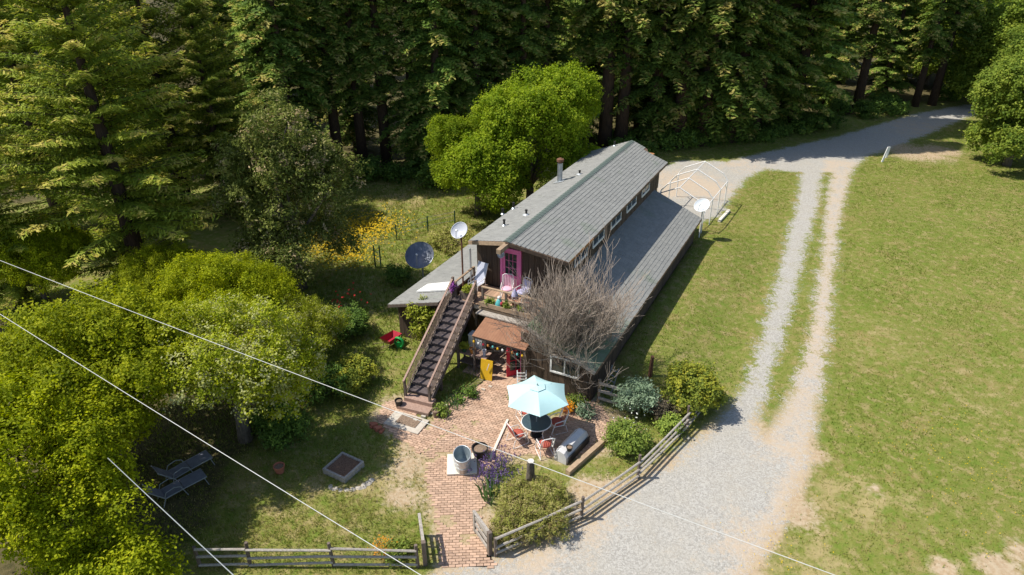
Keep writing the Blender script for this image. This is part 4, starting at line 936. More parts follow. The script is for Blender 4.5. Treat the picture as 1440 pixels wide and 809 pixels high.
MB().tube([(.62 + .16 * math.cos(t), 0, .18 + .16 * math.sin(t)) for t in np.linspace(0, 6.283, 16, endpoint=False)], .035, 6, True).obj('wheel', M['black'], e)
# urn and pot beside the bottom step
pot('urn_pot', HW(-1.32, -7.55), .17, .42, M['black'], 'dark glazed pot standing left of the bottom stair step')
pot('urn_pot', HW(.48, -7.35), .16, .36, M['soil'], 'brown clay pot at the right of the bottom stair step')

# ------------------------------------------------------------------ porch clutter
e = empty('porch_table', HW(-.1, -3.35), -TH, 'dark potting table under the rusty canopy beside the stairs', 'table')
MB().box(-.55, 1.0, -.32, .32, .82, .88).obj('tabletop', M['wood_red'], e)
for x in (-.48, .93):
    for y in (-.26, .26): MB().box(x - .04, x + .04, y - .04, y + .04, 0, .82).obj('leg', M['wood_post'], e)
MB().box(-.48, .93, -.26, .26, .28, .32).obj('shelf', M['wood_post'], e)
e = empty('storage_box', HW(-.05, -2.75, 0), -TH, 'white metal box standing behind the orange pot on the porch', 'box'); MB().box(-.36, .36, -.2, .2, 0, 1.42).obj('body', M['white'], e); MB().box(-.38, .38, -.22, .22, 1.421, 1.50).obj('lid', M['white'], e)
pot('flower_pot', HW(.10, -3.45, .885), .14, .26, M['orange'], 'orange glazed pot on the potting table')
pot('flower_pot', HW(-.33, -3.50, .885), .13, .20, M['green_paint'], 'green pot with a bushy plant on the potting table')
pot('vase', HW(.72, -3.42, .885), .09, .34, M['sling_light'], 'pale blue-grey vase on the potting table behind the yellow board', False, 'vase')
e = empty('yellow_board', HW(1.10, -3.95, 0.02), -TH + .08, 'bright yellow cupboard door leaning against the porch table', 'board')
MB().beam((0, -.05, 0), (0, .12, 1.0), .60, .045, (0, -1, .17)).obj('panel', M['yellow'], e); MB().beam((.06, -.055, .55), (.16, -.02, .90), .035, .03, (0, -1, .17)).obj('handle', M['pale_board'], e)
e = empty('string_lights', HW(.3, -3.8, 1.98), -TH, 'string of small coloured lanterns hanging along the canopy edge', 'lanterns')
MB().tube([(x, -.02, -.05 - .05 * abs(math.sin(x * 3.2))) for x in np.linspace(0, 2.7, 28)], .006, 4).obj('cord', M['black'], e)
for k, x in enumerate(np.linspace(.1, 2.6, 11)):
    MB().lathe([(.02, .0), (.055, -.05), (.05, -.11), (.02, -.14)][::-1], (x, -.02, -.06 - .05 * abs(math.sin(x * 3.2))), 8).obj('lantern', M[('yellow', 'white', 'red_plastic', 'orange', 'turq')[k % 5]], e)
e = empty('folding_chair', HW(2.75, -4.0), -TH + .5, 'white folding chair leaning at the red porch door', 'chair')
for x in (0, .4): MB().beam((x, -.25, .02), (x, .18, .95), .05, .03).obj('side_frame', M['white'], e)
for k in range(5): MB().beam((0, -.12 + .06 * k, .30 + .13 * k), (.4, -.12 + .06 * k, .30 + .13 * k), .02, .09, (0, -.4, 1)).obj('slat', M['white'], e)

# ------------------------------------------------------------------ deck furniture
def sling_chair(loc, rz, label, m):
    e = empty('deck_chair', loc, rz, label, 'chair')
    for sx in (-.28, .28):
        MB().tube([(sx, .38, .02), (sx, .32, .58), (sx, -.30, .58), (sx, -.40, .02)], .022, 6).obj('side_frame', M['white_metal'], e)
        MB().tube([(sx, .28, .40), (sx, -.22, .36), (sx, -.62, 1.28)], .022, 6).obj('back_frame', M['white_metal'], e)
    MB().beam((0, -.23, .38), (0, -.61, 1.27), .52, .02, (0, -1, .4)).obj('back_sling', M[m], e); MB().beam((0, .28, .41), (0, -.23, .37), .52, .02).obj('seat_sling', M[m], e)
sling_chair(HW(-1.15, -.75, 2.70), -TH + math.radians(175), 'tall white sling deck chair with pale grey fabric left of the pink door', 'sling_light')
patio_chair(HW(.55, -.75, 2.70), -TH + math.radians(200), 'white armchair with pink cushion in front of the pink door', None, 'pink_pale', slats=True)
patio_chair(HW(1.35, -.70, 2.70), -TH + math.radians(160), 'white deck armchair with lilac cushions behind the bare tree', None, 'lilac', slats=False)
e = empty('planter_box', HW(-1.05, -1.75, 2.70), -TH, 'dark wooden planter box of bright green plants at stair top', 'planter')
MB().box(-.38, .38, -.2, .2, 0, .42).obj('box', M['wood_post'], e)
e = empty('garden_figurine', HW(.75, -1.95, 2.862), -TH, 'small painted turquoise, white and red garden figurine on the deck planter', 'figurine')
MB().lathe([(.16, 0), (.20, .08), (.15, .24), (.10, .34), (.06, .38)], n=14).obj('body', M['turq'], e, smooth=True); MB().lathe([(.05, .37), (.085, .43), (.08, .49), (.03, .54)], n=12).obj('head', M['white'], e, smooth=True)
MB().lathe([(.06, .10), (.09, .18), (.05, .28)], (.16, -.06, 0), 10).obj('bundle', M['red_plastic'], e, smooth=True)
pot('flower_pot', HW(1.25, -1.35, 2.70), .14, .22, M['terracotta'], 'terracotta pot on the deck boards behind the railing')
pot('flower_pot', HW(2.0, -1.45, 2.70), .2, .34, M['terracotta'], 'large terracotta pot at the bare tree end of the deck')
e = empty('bird_feeder', HW(1.55, -1.9, 3.6), -TH, 'pale lilac cone bird feeder hanging over the deck rail', 'feeder')
MB().lathe([(.16, 0), (.14, .10), (.02, .38)], n=12).obj('cone', M['lilac'], e); MB().tube([(0, 0, .38), (.0, .15, 1.0)], .008, 4).obj('cord', M['black'], e)

# ------------------------------------------------------------------ satellite dishes
def dish(name, loc, r, nrm, pole, m, label, pole_m, depth=.2):
    """loc: dish centre; pole: list of world points down to the footing"""
    e = empty(name, pole[-1], 0, label, 'satellite dish'); o = Vector(pole[-1]); c = Vector(loc) - o
    q = Vector(nrm).normalized().to_track_quat('Z', 'Y')
    d = MB().lathe([(r * k, depth * r * 2 * k * k) for k in np.linspace(0.02, 1, 7)], n=28, cap1=False)
    d.v = [tuple(q @ Vector(v) + c) for v in d.v]; d.obj('reflector', M[m], e, smooth=True)
    rim = MB().tube([tuple(q @ Vector((r * 1.01 * math.cos(t), r * 1.01 * math.sin(t), depth * 2 * r)) + c) for t in np.linspace(0, 6.283, 28, endpoint=False)], .018, 5, True).obj('rim', M[m], e)
    f = q @ Vector((0, -r * .25, r * 1.0)) + c; MB().tube([tuple(q @ Vector((0, -r * .98, depth * 2 * r)) + c), tuple(f)], .018, 5).obj('feed_arm', M['metal_grey'], e)
    MB().tube([tuple(f), tuple(f + (q @ Vector((0, .02, -.16))))], [.05, .035], 8).obj('feed_horn', M['white'], e)
    MB().tube([tuple(c), tuple(q @ Vector((0, 0, -.18)) + c), tuple(Vector(pole[0]) - o)], .035, 6).obj('mount', M['metal_grey'], e)
    MB().tube([tuple(Vector(x) - o) for x in pole], .045, 8).obj('pole', M[pole_m], e)
b0 = HW(-1.95, -.75, 0)
dish('satellite_dish', (b0.x - .02, b0.y - .10, 5.75), .42, (-.35, -.62, .70), [(b0.x, b0.y, 5.45), tuple(b0)], 'dish', 'grey satellite dish on a tall rusty pole at the roof corner', 'rust')
b1 = P(575, 408); c1 = P(591, 361, 2.3)
dish('satellite_dish', c1, .80, (-.10, -.66, .75), [(c1.x + .05, c1.y + .25, 1.95), (c1.x + .05, c1.y + .28, 0)], 'dish_mesh', 'large dark mesh satellite dish standing behind the shed roof', 'metal_grey', .14)
c2 = P(988, 291, 2.6); dish('satellite_dish', c2, .50, (-.45, -.45, .78), [(c2.x + .1, c2.y + .2, 2.35), (c2.x + .1, c2.y + .2, 0)], 'dish_white', 'white satellite dish on a pale pole behind the lean-to roof', 'white_metal')
c3 = HW(.05, -.35, 4.75); dish('satellite_dish', c3, .18, (-.4, -.7, .4), [(c3.x, c3.y + .1, 4.70), tuple(HW(.05, -.02, 4.55))], 'dish', 'tiny grey satellite dish mounted on the dark front wall', 'metal_grey')
o = MB().tube([(0, 0, 0), (0, 0, 4.7)], .05, 8).obj('vent_pipe', M['galv'], None, HW(-1.72, -.35, 0)); tag(o, 'pale grey vertical pipe beside the rusty dish pole', 'pipe')

# ------------------------------------------------------------------ carport frame
e = empty('carport_frame', HW(4.4, 20.5), -TH - math.radians(2), 'white tubular carport frame without cover behind the house', 'frame')
HY = (-3.2, -1.0, 1.2, 3.3); hoop = [(-1.85, 0, 0), (-1.85, 0, 1.95), (-1.45, 0, 2.45), (0, 0, 3.15), (1.45, 0, 2.45), (1.85, 0, 1.95), (1.85, 0, 0)]
hm = MB().tube(hoop, .04, 7).mesh('hoop', M['white_metal'])
for y in HY: inst('hoop', hm, e, (0, y, 0))
for x, z in ((-1.85, 1.9), (0, 3.12), (1.85, 1.9)): MB().tube([(x, HY[0], z), (x, HY[-1], z)], .035, 6).obj('purlin', M['white_metal'], e)
for x in (-1.85, 1.85):
    for s_, y in ((1, HY[0]), (-1, HY[-1])): MB().tube([(x, y, 1.3), (x, y + s_ * .7, 1.9)], .025, 5).obj('brace', M['white_metal'], e)
o = MB().box(-1.2, 1.2, -.10, .10, .0, .16).obj('fallen_board', M['pale_board'], None, P(1018, 305), math.radians(58)); tag(o, 'pale board lying on the ground beside the carport frame', 'board')
# white marker posts by the drive
for (u, v, dx, lab) in ((1240, 228, .28, 'leaning white wooden marker post beside the drive junction'), (1246, 222, .10, 'short white marker post just behind the leaning one')):
    h = 1.35 if u < 1242 else 1.0
    o = MB().beam((0, 0, -.1), (dx, .05, h), .14, .10, (0, 1, 0)).obj('marker_post', M['white'], None, P(u, v)); tag(o, lab, 'post')
# garden wire fence behind the house
e = empty('wire_fence', P(528, 376), 0, 'thin wire garden fence with dark posts across the flower meadow', 'fence'); o0 = P(528, 376)
pq = [P(528, 376), P(536, 377), P(558, 338), P(602, 326), P(640, 318)]
for i, w in enumerate(pq):
    q = w - o0; MB().tube([q + Vector((0, 0, -.05)), q + Vector((0, 0, 1.5 if i < 2 else 1.15))], .05, 6).obj('post', M['green_paint'], e)
for a, b in ((0, 1), (2, 3), (3, 4)):
    for z in (.45, .8, 1.08): MB().tube([pq[a] - o0 + Vector((0, 0, z)), pq[b] - o0 + Vector((0, 0, z))], .012, 4).obj('wire', M['metal_grey'], e)
# ------------------------------------------------------------------ overhead wires
def wire(pa, pb, r, label, sag=.25, ext=12, m='cable'):
    a = Vector(pa); b = Vector(pb); d = (b - a).normalized(); a = a - d * ext; b = b + d * ext; L = (b - a).length
    pts = [a.lerp(b, t) - Vector((0, 0, sag * 4 * t * (1 - t))) for t in np.linspace(0, 1, 25)]
    o = MB().tube([p - pts[0] for p in pts], r, 6).obj('overhead_wire', M[m], None, pts[0], smooth=True); tag(o, label, 'wire')
wire(P(0, 361, 8.6), P(1200, 809, 7.6), .0085, 'long pale overhead wire crossing above the stairs and tub')
wire(P(0, 436, 8.2), P(607, 809, 7.4), .0085, 'pale overhead wire crossing above the oaks and left fence')
wa, wb = P(162, 654, 5.2), P(335, 815, 6.4); wire(wa, wb, .013, m='metal_grey', label= 'short thick grey cable rising from the oak crown past the chaise', sag=0.02, ext=.6)

# ------------------------------------------------------------------ trees
rg = np.random.default_rng(77)
def broadleaf(key, R, zc, zr, n, leafm, bark, zfork, tr, rng, **kw):
    a, b = kw.pop('rmin', .7), kw.pop('rmax', 1.4); lob = make_lobes(R, zc, zr, n, rng, a, b)
    for (cx, cy, R2, z2, zr2, n2) in kw.pop('extra', ()): lob += make_lobes(R2, z2, zr2, n2, rng, a, b, 1.0, (cx, cy))
    kt = kw.pop('lean', (0, 0))
    return crown_mesh(key + '_crown', lob, leafm, rng, **kw), trunk_mesh(key + '_trunk', lob, zfork, tr, bark, rng, kt)
oakA = broadleaf('oak', 4.1, 4.4, 2.4, 74, M['leaf_oak'], M['bark_grey'], 2.0, .26, rg, twigs=66, per=30, ln=.052, wd=.034, sig=.12, rmin=.4, rmax=1.0, extra=((2.2, 1.5, 2.4, 3.2, 1.6, 20), (-2.4, -1, 2.4, 3.4, 1.8, 20)))
oakB = broadleaf('lichen_oak', 3.5, 4.0, 2.1, 56, M['leaf_oak2'], M['bark_grey'], 1.9, .24, rg, twigs=58, per=28, ln=.05, wd=.032, sig=.12, tip=.10, rmin=.4, rmax=.95, extra=((2.0, -1.0, 1.8, 3.0, 1.3, 14), (-1.5, 1.8, 2.0, 3.0, 1.3, 14)))
cen = broadleaf('bright_tree', 4.3, 6.0, 4.1, 84, M['leaf_center'], M['bark_grey'], 2.4, .3, rg, twigs=46, per=28, ln=.075, wd=.048, sig=.16, rmin=.5, rmax=1.2, extra=((-3.4, -1.5, 3.2, 3.6, 3.2, 46), (2.6, .6, 2.6, 7.8, 2.6, 26), (2.5, -1, 2.6, 3.6, 2.4, 18)))
mad = broadleaf('madrone', 3.1, 6.2, 4.9, 80, M['leaf_madrone'], M['bark_grey'], 3.0, .24, rg, twigs=40, per=26, ln=.085, wd=.036, sig=.15, tint=(.05, .66), tip=.09, rmin=.4, rmax=.95, extra=((.2, -.5, 3.6, 2.6, 2.2, 40), (2.2, -.4, 2.0, 6.2, 2.4, 22), (-1.9, .3, 2.2, 4.6, 2.4, 22)))
far = broadleaf('far_broadleaf', 4.5, 5.6, 4.5, 64, M['leaf_right'], M['bark_grey'], 2.2, .3, rg, twigs=32, per=24, ln=.115, wd=.07, sig=.2, rmin=.6, rmax=1.3, extra=((0, -.8, 4.6, 2.3, 2.2, 36),))
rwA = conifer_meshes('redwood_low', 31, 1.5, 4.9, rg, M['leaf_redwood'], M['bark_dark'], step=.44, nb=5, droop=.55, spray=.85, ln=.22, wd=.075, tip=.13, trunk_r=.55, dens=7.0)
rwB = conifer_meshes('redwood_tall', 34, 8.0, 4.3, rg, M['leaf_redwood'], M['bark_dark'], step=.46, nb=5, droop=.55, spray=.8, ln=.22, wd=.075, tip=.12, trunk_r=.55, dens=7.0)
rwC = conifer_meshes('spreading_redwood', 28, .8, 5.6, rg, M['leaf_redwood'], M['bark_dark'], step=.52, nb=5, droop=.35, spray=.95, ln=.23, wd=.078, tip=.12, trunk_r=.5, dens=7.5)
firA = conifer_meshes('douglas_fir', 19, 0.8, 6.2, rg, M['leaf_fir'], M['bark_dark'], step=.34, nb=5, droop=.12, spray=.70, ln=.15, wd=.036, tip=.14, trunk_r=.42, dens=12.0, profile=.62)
# foreground oaks
def put(kind, name, u, v, zc, label, rz, sc, proto_zc, group=None):
    p = P(u, v, zc * 1.0); tree(name, (p.x, p.y, float(height(np.array([p.x]), np.array([p.y]))[0])), kind[0], kind[1], label, 'tree', group, rz, sc)
put(oakB, 'oak_tree', 318, 500, 4.2, 'lichen-flecked oak spreading over the chaise at the lawn edge', .4, 1.05, 4.2)
put(oakA, 'oak_tree', 120, 520, 4.6, 'broad bright yellow-green oak under the two overhead wires', 1.7, 1.05, 4.6)
put(oakA, 'oak_tree', 300, 392, 4.6, 'bright yellow-green oak in front of the dark conifers', 3.6, .82, 4.6)
put(oakB, 'oak_tree', 415, 440, 3.2, 'small oak with bare grey lichen twigs beside the madrone', 5.0, .62, 4.2)
put(oakA, 'oak_tree', 20, 640, 4.2, 'dense yellow-green oak behind the thick grey cable', 5.2, .95, 4.6)
put(oakA, 'oak_tree', 205, 312, 5.6, 'slim yellow-green oak crown poking up among the firs', .9, .6, 4.6)
put(oakA, 'oak_tree', 20, 300, 5.6, 'yellow-green oak half hidden behind the great fir', 2.2, .75, 4.6)
lo = make_lobes(2.6, 1.5, 1.3, 26, rg, .5, 1.0)
put((crown_mesh('bushy_cypress_crown', lo, M['leaf_oak'], rg, 46, 26, .06, .034, .13), trunk_mesh('bushy_cypress_trunk', lo, .6, .16, M['bark_grey'], rg)), 'oak_sapling', 150, 815, 1.5, 'low bushy yellow-green tree over the end of the left fence', 0, 1.0, 1.5)
tree('bright_tree', (1.3, 46.5, 0), cen[0], cen[1], 'bright green round-headed tree directly behind the farmhouse roof', rz=.2, scale=1.02)
tree('bright_tree', P(672, 302), cen[0], cen[1], 'lower bright green tree behind the shed and dish poles', rz=3.0, scale=.72)
p = P(425, 405); tree('madrone_tree', p, mad[0], mad[1], 'olive madrone tree with pale brownish leaf tips by the flower meadow', rz=0, scale=1.06)
p = P(445, 315); tree('madrone_tree', p, mad[0], mad[1], 'smaller madrone tree at the meadow edge behind the larger one', rz=2.1, scale=.55)
# great firs at the left
for (u, v, sc, rz, lab) in ((205, 405, 1.05, 0.3, 'great feathery olive-green fir rising above the oaks'), (38, 432, .66, 2.0, 'leaning dark-trunked fir at the far side of the oaks'), (325, 300, .8, 4.0, 'tall yellowish fir behind the madrone'), (95, 330, 1.1, 5.1, 'dense fir standing behind the great feathery fir'), (265, 300, 1.0, 1.1, 'fir growing between the tall yellowish fir and the redwoods')):
    tree('fir_tree', P(u, v), firA[0], firA[1], lab, rz=rz, scale=sc)
# redwood forest behind the house
G = 'redwoods of the forest behind the house'
LB = {'A': 'tall dark green redwood with drooping low branches in the forest behind', 'B': 'tall dark redwood with a bare lower trunk in the forest behind', 'C': 'spreading green redwood with wide flat branches at the forest road'}
PR = {'A': rwA, 'B': rwB, 'C': rwC}
front = [('B', 445, 246), ('B', 478, 240), ('B', 512, 238), ('B', 545, 236), ('A', 585, 232), ('A', 640, 222), ('A', 700, 214), ('A', 765, 208), ('B', 850, 205), ('A', 815, 196), ('A', 900, 186), ('C', 985, 172), ('C', 1060, 186),
         ('C', 1112, 178), ('B', 1008, 170), ('B', 1203, 156), ('B', 1286, 150), ('B', 1310, 148), ('C', 1160, 150), ('B', 955, 168), ('B', 872, 206), ('A', 915, 203), ('B', 952, 206), ('A', 985, 204), ('A', 1028, 200), ('A', 940, 184), ('B', 1012, 186), ('A', 1090, 172), ('C', 1240, 140), ('A', 620, 238), ('A', 672, 228), ('A', 735, 222), ('A', 420, 262), ('A', 395, 255)]
rows = []
for k, (t, u, v) in enumerate(front): q = P(u, v); rows.append((t, q.x, q.y))
rr = np.random.default_rng(8)
def clear(x, y, d): return all((x - a) ** 2 + (y - b) ** 2 > d * d for _, a, b in rows)
tries = 0
while len(rows) < 118 and tries < 20000:
    tries += 1
    y = rr.uniform(56, 118); x = rr.uniform(-.80, .80) * (y * .88 + 12) ; 
    edge = float(poly_sd(np.array([x]), np.array([y]), FOREST_FLOOR)[0])
    if x / y > .46 and y < 92: continue
    if edge > -1.5 or not clear(x, y, 4.8 if y < 85 else 5.2): continue
    if float(gravel_sd(np.array([x]), np.array([y]))[0]) < 2.5: continue
    rows.append(('ACAA'[int(rr.integers(0, 4))] if x > 5 else 'AABA'[int(rr.integers(0, 4))], x, y))
OWN = {(850, 205): 'redwood with a thick bare trunk right behind the roof end of the farmhouse', (872, 206): 'redwood with bare trunk, right-hand neighbour of the one behind the roof end', (1203, 156): 'lone bare-trunked redwood standing on the verge of the forest road',
       (1286, 150): 'first of two bare redwood trunks side by side where the road enters the woods', (1310, 148): 'second of two bare redwood trunks side by side where the road enters the woods', (445, 246): 'bare-trunked redwood just behind the madrone at the meadow edge',
       (478, 240): 'bare-trunked redwood at the meadow edge beside the one behind the madrone', (1060, 186): 'spreading redwood whose lowest branches sweep the forest road verge', (985, 204): 'low-branched redwood directly behind the white carport frame', (585, 232): 'low-branched redwood where the meadow meets the forest'}
own = {(round(P(*k).x, 2), round(P(*k).y, 2)): v for k, v in OWN.items()}
for t, x, y in rows:
    tree({'A': 'redwood_tree', 'B': 'redwood_tree', 'C': 'redwood_tree'}[t], (x, y, -.05), PR[t][0], PR[t][1], own.get((round(x, 2), round(y, 2)), LB[t]), 'tree', G + {'A': ' with low branches', 'B': ' with bare trunks', 'C': ' with flat branches'}[t], rr.uniform(0, 6.28), rr.uniform(.95, 1.2) if (x > 7 and y < 75) else rr.uniform(.62, .85))
# broadleaf trees at the right edge of the lawn and forest road end
for (u, v, sc, rz, lab) in ((1415, 232, 1.0, 0, 'rounded green broadleaf tree at the right edge of the lawn'), (1445, 195, 1.15, 2, 'taller green broadleaf tree behind the rounded one by the road'), (1400, 150, 1.3, 4, 'large pale green broadleaf tree where the forest road enters the woods'), (1300, 118, 1.4, 1, 'pale green broadleaf tree rising above the shaded road'), (1345, 130, 1.25, 3, 'green broadleaf tree leaning over the end of the forest road'), (1440, 120, 1.5, 5, 'big green broadleaf tree behind the taller lawn-edge tree')):
    tree('broadleaf_tree', P(u, v), far[0], far[1], lab, rz=rz, scale=sc)
# ------------------------------------------------------------------ shrubs
def shrub(name, u, v, rx, rz_, n, m, label, ln=.05, wd=.03, per=22, twigs=60, sig=.09, z=0, rmin=.25, rmax=.5, tip=0.0, loc=None, group=None, ry=None, cat='shrub'):
    lob = make_lobes(rx, rz_ * .5, rz_ * .55, n, rg, rmin, rmax)
    if ry: lob = [(np.array([c[0], c[1] * ry / rx, c[2]]), r) for c, r in lob]
    p = loc if loc is not None else P(u, v, z)
    e = empty(name, p, 0, label, cat, group)
    inst('foliage', crown_mesh('foliage', lob, M[m], rg, twigs, per, ln, wd, sig, tip=tip), e)
    mb = MB()
    for c, r in lob[:8]: limb(mb, (0, 0, -.05), c, .03, .01, rg, 4, 3)
    mb.obj('stem', M['bark_grey'], e); return e
# trimmed rosemary hedge: boxy lobes filling a soft rectangle
HC = P(742, 735); hl = []
for i in range(60):
    x = rg.uniform(-1.1, 1.15); y = rg.uniform(-.95, 1.15); 
    if x - y * .3 < -1.15: continue
    hl.append((np.array([x, y, .42 + rg.uniform(-.12, .22)]), rg.uniform(.36, .50)))
e = empty('trimmed_hedge', (HC.x + .05, HC.y + .10, 0), 0, 'broad low trimmed olive-green hedge beside the open gate', 'hedge')
inst('foliage', crown_mesh('foliage', hl, M['leaf_rosemary'], rg, 170, 26, .036, .014, .055, tint=(.0, .85), tip=.1), e)
mb = MB(); [limb(mb, (rg.uniform(-.3, .3), rg.uniform(-.3, .3), -.05), c, .03, .012, rg, 4, 3) for c, r in hl[:14]]; mb.obj('stem', M['bark_grey'], e)
shrub('rose_bush', 880, 632, 1.05, .95, 30, 'leaf_rose', 'low light green rose bush with white flowers inside the drive fence', tip=.0, ry=.85)
shrub('sage_shrub', 893, 582, .95, 1.6, 26, 'leaf_sage', 'tall grey-green shrub beside the lean-to corner fence', rmin=.3, rmax=.55, ln=.055, wd=.024)
shrub('dark_shrub', 928, 590, .6, .95, 14, 'leaf_brown', 'dark purple-brown shrub beside the grey-green one')
shrub('laurel_bush', 968, 572, 1.5, 1.9, 44, 'leaf_olive', 'large yellow-olive bush at the end of the drive fence', rmin=.35, rmax=.6, ln=.06, wd=.04)
shrub('rose_bush', 940, 612, .6, .7, 12, 'leaf_rose', 'small green bush tangled in the rails of the drive fence')
shrub('garden_shrub', 500, 545, 1.3, 1.2, 30, 'leaf_olive', 'loose yellow-green shrub on the lawn left of the stairs', rmin=.3, rmax=.55)
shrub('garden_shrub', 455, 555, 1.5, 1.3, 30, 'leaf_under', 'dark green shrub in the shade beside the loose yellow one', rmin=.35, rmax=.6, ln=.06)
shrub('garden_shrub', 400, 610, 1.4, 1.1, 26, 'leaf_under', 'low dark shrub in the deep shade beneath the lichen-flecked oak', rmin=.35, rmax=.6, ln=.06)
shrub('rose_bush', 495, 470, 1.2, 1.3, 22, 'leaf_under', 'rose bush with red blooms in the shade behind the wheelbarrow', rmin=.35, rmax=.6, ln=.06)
shrub('garden_shrub', 640, 345, 2.0, .8, 26, 'leaf_rosemary', 'dry grey-green ground shrub behind the shed roof', rmin=.3, rmax=.55)
shrub('garden_shrub', 560, 395, 1.0, .9, 18, 'leaf_under', 'leafy green shrub under the dark mesh dish', rmin=.3, rmax=.5)
# vine on the shed corner
vl = [(np.array([rg.normal() * .28, rg.normal() * .22, z]), rg.uniform(.22, .38)) for z in np.linspace(.5, 2.35, 22)]
vp = HW(-3.0, -2.95); e = empty('climbing_vine', vp, 0, 'yellow-green vine climbing the front of the shed wall', 'vine')
inst('foliage', crown_mesh('foliage', vl, M['leaf_vine'], rg, 80, 20, .065, .045, .09), e); mb = MB(); limb(mb, (0, 0, -.05), (.05, .1, 2.3), .05, .015, rg, 5, 6); limb(mb, (.1, 0, -.05), (-.2, .05, 1.9), .04, .012, rg, 5, 6); mb.obj('stem', M['bark_grey'], e)
# plants in pots and planters (each rests on its pot or box)
shrub('potted_plant', 0, 0, .34, .34, 9, 'leaf_vine', 'bright green plants filling the planter box at stair top', loc=HW(-1.05, -1.75, 3.11), rmin=.12, rmax=.2, ln=.04, wd=.025, twigs=160, sig=.05, cat='plant')
shrub('potted_plant', 0, 0, .16, .26, 6, 'leaf_vine', 'bushy plant in the green pot on the potting table', loc=HW(-.33, -3.50, 1.06), rmin=.1, rmax=.16, ln=.04, wd=.025, twigs=220, sig=.05, cat='plant')
for k, (x, lab) in enumerate(((.25, 'leafy green plant left of the figurine on the deck planter'), (1.1, 'leafy green plant right of the figurine on the deck planter'), (1.8, 'leafy plant in the deck planter near the bare tree'))):
    shrub('potted_plant', 0, 0, .22, .24, 6, 'leaf_rose', lab, loc=HW(x, -1.95, 2.85), rmin=.1, rmax=.16, ln=.04, wd=.025, twigs=220, sig=.05, cat='plant')
shrub('hanging_flowers', 0, 0, .16, .75, 8, 'petal_purple', 'purple flowers trailing down the newel post at stair top', loc=HW(-1.78, -1.95, 2.75), rmin=.08, rmax=.14, ln=.03, wd=.025, twigs=200, sig=.05, cat='flowers')
shrub('agave_plant', 605, 592, .35, .42, 8, 'leaf_rose', 'bright leafy plant beside the bottom stair step', rmin=.14, rmax=.22, twigs=140, loc=HW(.62, -7.15, 0.0), cat='plant')
shrub('marigold_plant', 796, 580, .35, .45, 8, 'petal_orange', 'orange flowering plant between umbrella and lean-to wall', rmin=.12, rmax=.2, twigs=70, ln=.03, wd=.025, cat='flowers')
shrub('flower_bed_plant', 806, 572, .6, .5, 14, 'leaf_rose', 'leafy green plant along the lean-to front wall', rmin=.14, rmax=.26, cat='plant')
shrub('flower_bed_plant', 822, 585, .45, .4, 9, 'leaf_sage', 'small grey-green plant in the bed before the lean-to corner', rmin=.14, rmax=.24, cat='plant')
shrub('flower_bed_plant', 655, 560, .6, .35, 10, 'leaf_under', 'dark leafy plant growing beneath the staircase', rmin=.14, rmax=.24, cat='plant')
shrub('marigold_plant', 540, 778, .42, .42, 8, 'petal_orange', 'orange flowers growing against the left lawn fence', rmin=.1, rmax=.18, twigs=30, per=14, ln=.022, wd=.018, cat='flowers')
shrub('flower_bed_plant', 556, 780, .55, .4, 12, 'leaf_rose', 'leafy green plant among the orange flowers at the left lawn fence', rmin=.12, rmax=.22, cat='plant')
# lavender and iris
def blades(name, p, n, spread, h, w, m, label, tipm=None, tiplen=.1, lean=.35, cat='plant'):
    e = empty(name, p, 0, label, cat); x = rg.normal(size=n) * spread * .5; y = rg.normal(size=n) * spread * .5; hh = h * rg.uniform(.7, 1.15, n)
    lx = x / spread * lean * h + rg.normal(size=n) * .08 * h; ly = y / spread * lean * h + rg.normal(size=n) * .08 * h; a = rg.uniform(0, 3.14, n)
    V = np.stack([np.stack([x - np.cos(a) * w, y - np.sin(a) * w, 0 * x], 1), np.stack([x + np.cos(a) * w, y + np.sin(a) * w, 0 * x], 1), np.stack([x + lx * .4 + np.cos(a) * w, y + ly * .4 + np.sin(a) * w, hh * .6], 1), np.stack([x + lx, y + ly, hh], 1), np.stack([x + lx * .4 - np.cos(a) * w, y + ly * .4 - np.sin(a) * w, hh * .6], 1)], 1).reshape(-1, 3)
    F = np.arange(5 * n).reshape(n, 5); T = np.repeat(rg.random(n), 5)
    inst('leaf_blades', mesh_np('leaf_blades', V, F, M[m], {'tint': T}), e)['kind'] = 'stuff'
    if tipm:
        C = np.stack([x + lx, y + ly, hh], 1); C = np.repeat(C, 7, 0) + rg.normal(size=(7 * n, 3)) * np.array([.02, .02, tiplen * .5])
        v, f = leaves(C, rg.normal(size=(len(C), 3)), .03, .022, rg); inst('flower_heads', mesh_np('flower_heads', v, f, M[tipm], {'tint': np.repeat(rg.random(len(C)), 4)}), e)['kind'] = 'stuff'
blades('lavender_plant', P(693, 673), 210, .40, .50, .006, 'iris', 'purple flowering lavender clump beside the black planter pot', 'lavender', .14, .6)
blades('lavender_plant', P(706, 655), 60, .28, .62, .006, 'iris', 'small purple lavender sprig at the edge of the hedge', 'lavender', .12, .5)
blades('iris_clump', P(690, 697), 46, .40, .62, .034, 'iris', 'green sword-leaved iris clump between lavender and hedge', None, .1, .5)
blades('iris_clump', HW(.75, -6.3), 50, .4, .5, .02, 'iris', 'green sword-leaved clump in the shade beneath the stairs')
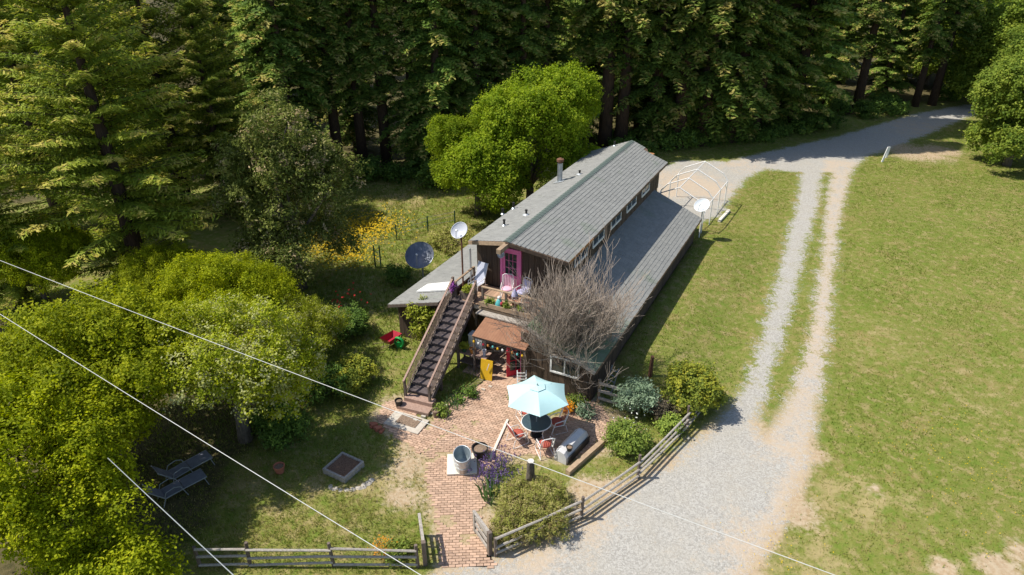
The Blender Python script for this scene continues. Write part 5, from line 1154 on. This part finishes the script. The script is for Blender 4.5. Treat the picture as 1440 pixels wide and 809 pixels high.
# yellow poppies of the meadow and stray flowers
def flowers(name, spots, m, label, n, size=.05, h=.3):
    C = []
    for u, v, r in spots:
        c = P(u, v); C.append(np.stack([c.x + rg.normal(size=n) * r, c.y + rg.normal(size=n) * r, h * rg.uniform(.6, 1.3, n)], 1))
    C = np.concatenate(C); v, f = leaves(C, np.array([0, -.3, 1.]) + rg.normal(size=(len(C), 3)) * .4, size, size * .8, rg)
    o = inst(name, mesh_np(name, v, f, M[m], {'tint': np.repeat(rg.random(len(C)), 4)})); tag(o, label, 'flowers', kind='stuff')
flowers('yellow_wildflowers', ((480, 345, 1.3), (505, 330, 1.4), (455, 350, 1.2), (530, 322, 1.2), (490, 365, .9), (470, 325, 1.2)), 'poppy', 'yellow wildflowers scattered through the meadow grass', 420, .065, .38)
flowers('red_roses', ((480, 447, .35), (503, 440, .4)), 'petal_red', 'red rose blooms in the shade', 14, .07, 1.2)
flowers('white_roses', ((881, 618, .38),), 'petal_white', 'white blooms on the rose bush', 40, .035, .85)
flowers('lawn_flowers', ((1350, 660, 2.2), (1100, 790, .8), (1380, 640, 1.5), (1360, 720, 1.5)), 'poppy', 'tiny yellow flowers in the right-hand lawn', 60, .025, .1)
# forest-edge underbrush
ug = 'green underbrush along the forest edge'
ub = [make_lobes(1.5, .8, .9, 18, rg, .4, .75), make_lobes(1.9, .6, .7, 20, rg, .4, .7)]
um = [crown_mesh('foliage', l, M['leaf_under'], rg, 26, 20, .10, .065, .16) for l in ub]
uspots = [(905, 195), (930, 205), (955, 208), (880, 215), (985, 205), (1010, 200), (1040, 200), (1090, 190), (1130, 185), (1160, 178), (1215, 165), (1250, 160), (600, 245), (560, 252), (520, 250), (640, 250), (475, 262), (945, 180), (1180, 160), (985, 190), (1075, 200), (1330, 140), (905, 220), (1240, 150), (615, 262), (870, 200)]
for k, (u, v) in enumerate(uspots):
    e = empty('forest_bush', P(u, v), rr.uniform(0, 6), 'leafy green bush in the underbrush along the forest edge', 'bush', ug, scale=rr.uniform(.6, 1.15)); inst('foliage', um[k % 2], e)
# ------------------------------------------------------------------ bare deciduous tree before the house
def bare_tree():
    rng = np.random.default_rng(12); mb = MB(); tw = MB(); base = P(796, 552); cnt = [0]
    def grow(p, d, L, r, lev):
        p = np.array(p, float); d = unit(np.array(d, float)[None])[0]; n = 3 if lev > 2 else 4
        pts = [p]; dd = d
        for i in range(n):
            dd = unit((dd + rng.normal(size=3) * .10 + np.array([0, 0, .06]))[None])[0]; pts.append(pts[-1] + dd * L / n)
        r1 = r * .62; (mb if lev < 2 else tw).tube([tuple(q) for q in pts], [r + (r1 - r) * i / n for i in range(n + 1)], 6 if lev < 2 else 3)
        if lev >= 5: return
        k = (7, 5, 4, 3, 3)[lev]
        for j in range(k):
            t = rng.uniform(.35, 1.0) if j else 1.0; q = pts[min(n, int(t * n))]
            a = rng.uniform(0, 6.283); o = np.cross(dd, unit(rng.normal(size=(1, 3)))[0])
            nd = unit((dd * 1.0 + o * (1.25 if lev == 0 else .72) + np.array([0, 0, .24]))[None])[0]
            grow(q, nd, L * rng.uniform(.62, .85), max(r1 * .72, .0075), lev + 1)
    for k in range(4): grow((rng.normal() * .08, rng.normal() * .08, -.1), (rng.normal() * .30 + .12, rng.normal() * .25 + .1, 1), 2.1, .085, 0)
    e = empty('bare_tree', base, 0, 'bare grey-brown many-twigged tree in front of the house deck', 'tree', scale=1.13)
    mb.obj('trunk', M['twig'], e, smooth=True); tw.obj('twigs', M['twig'], e)
bare_tree()
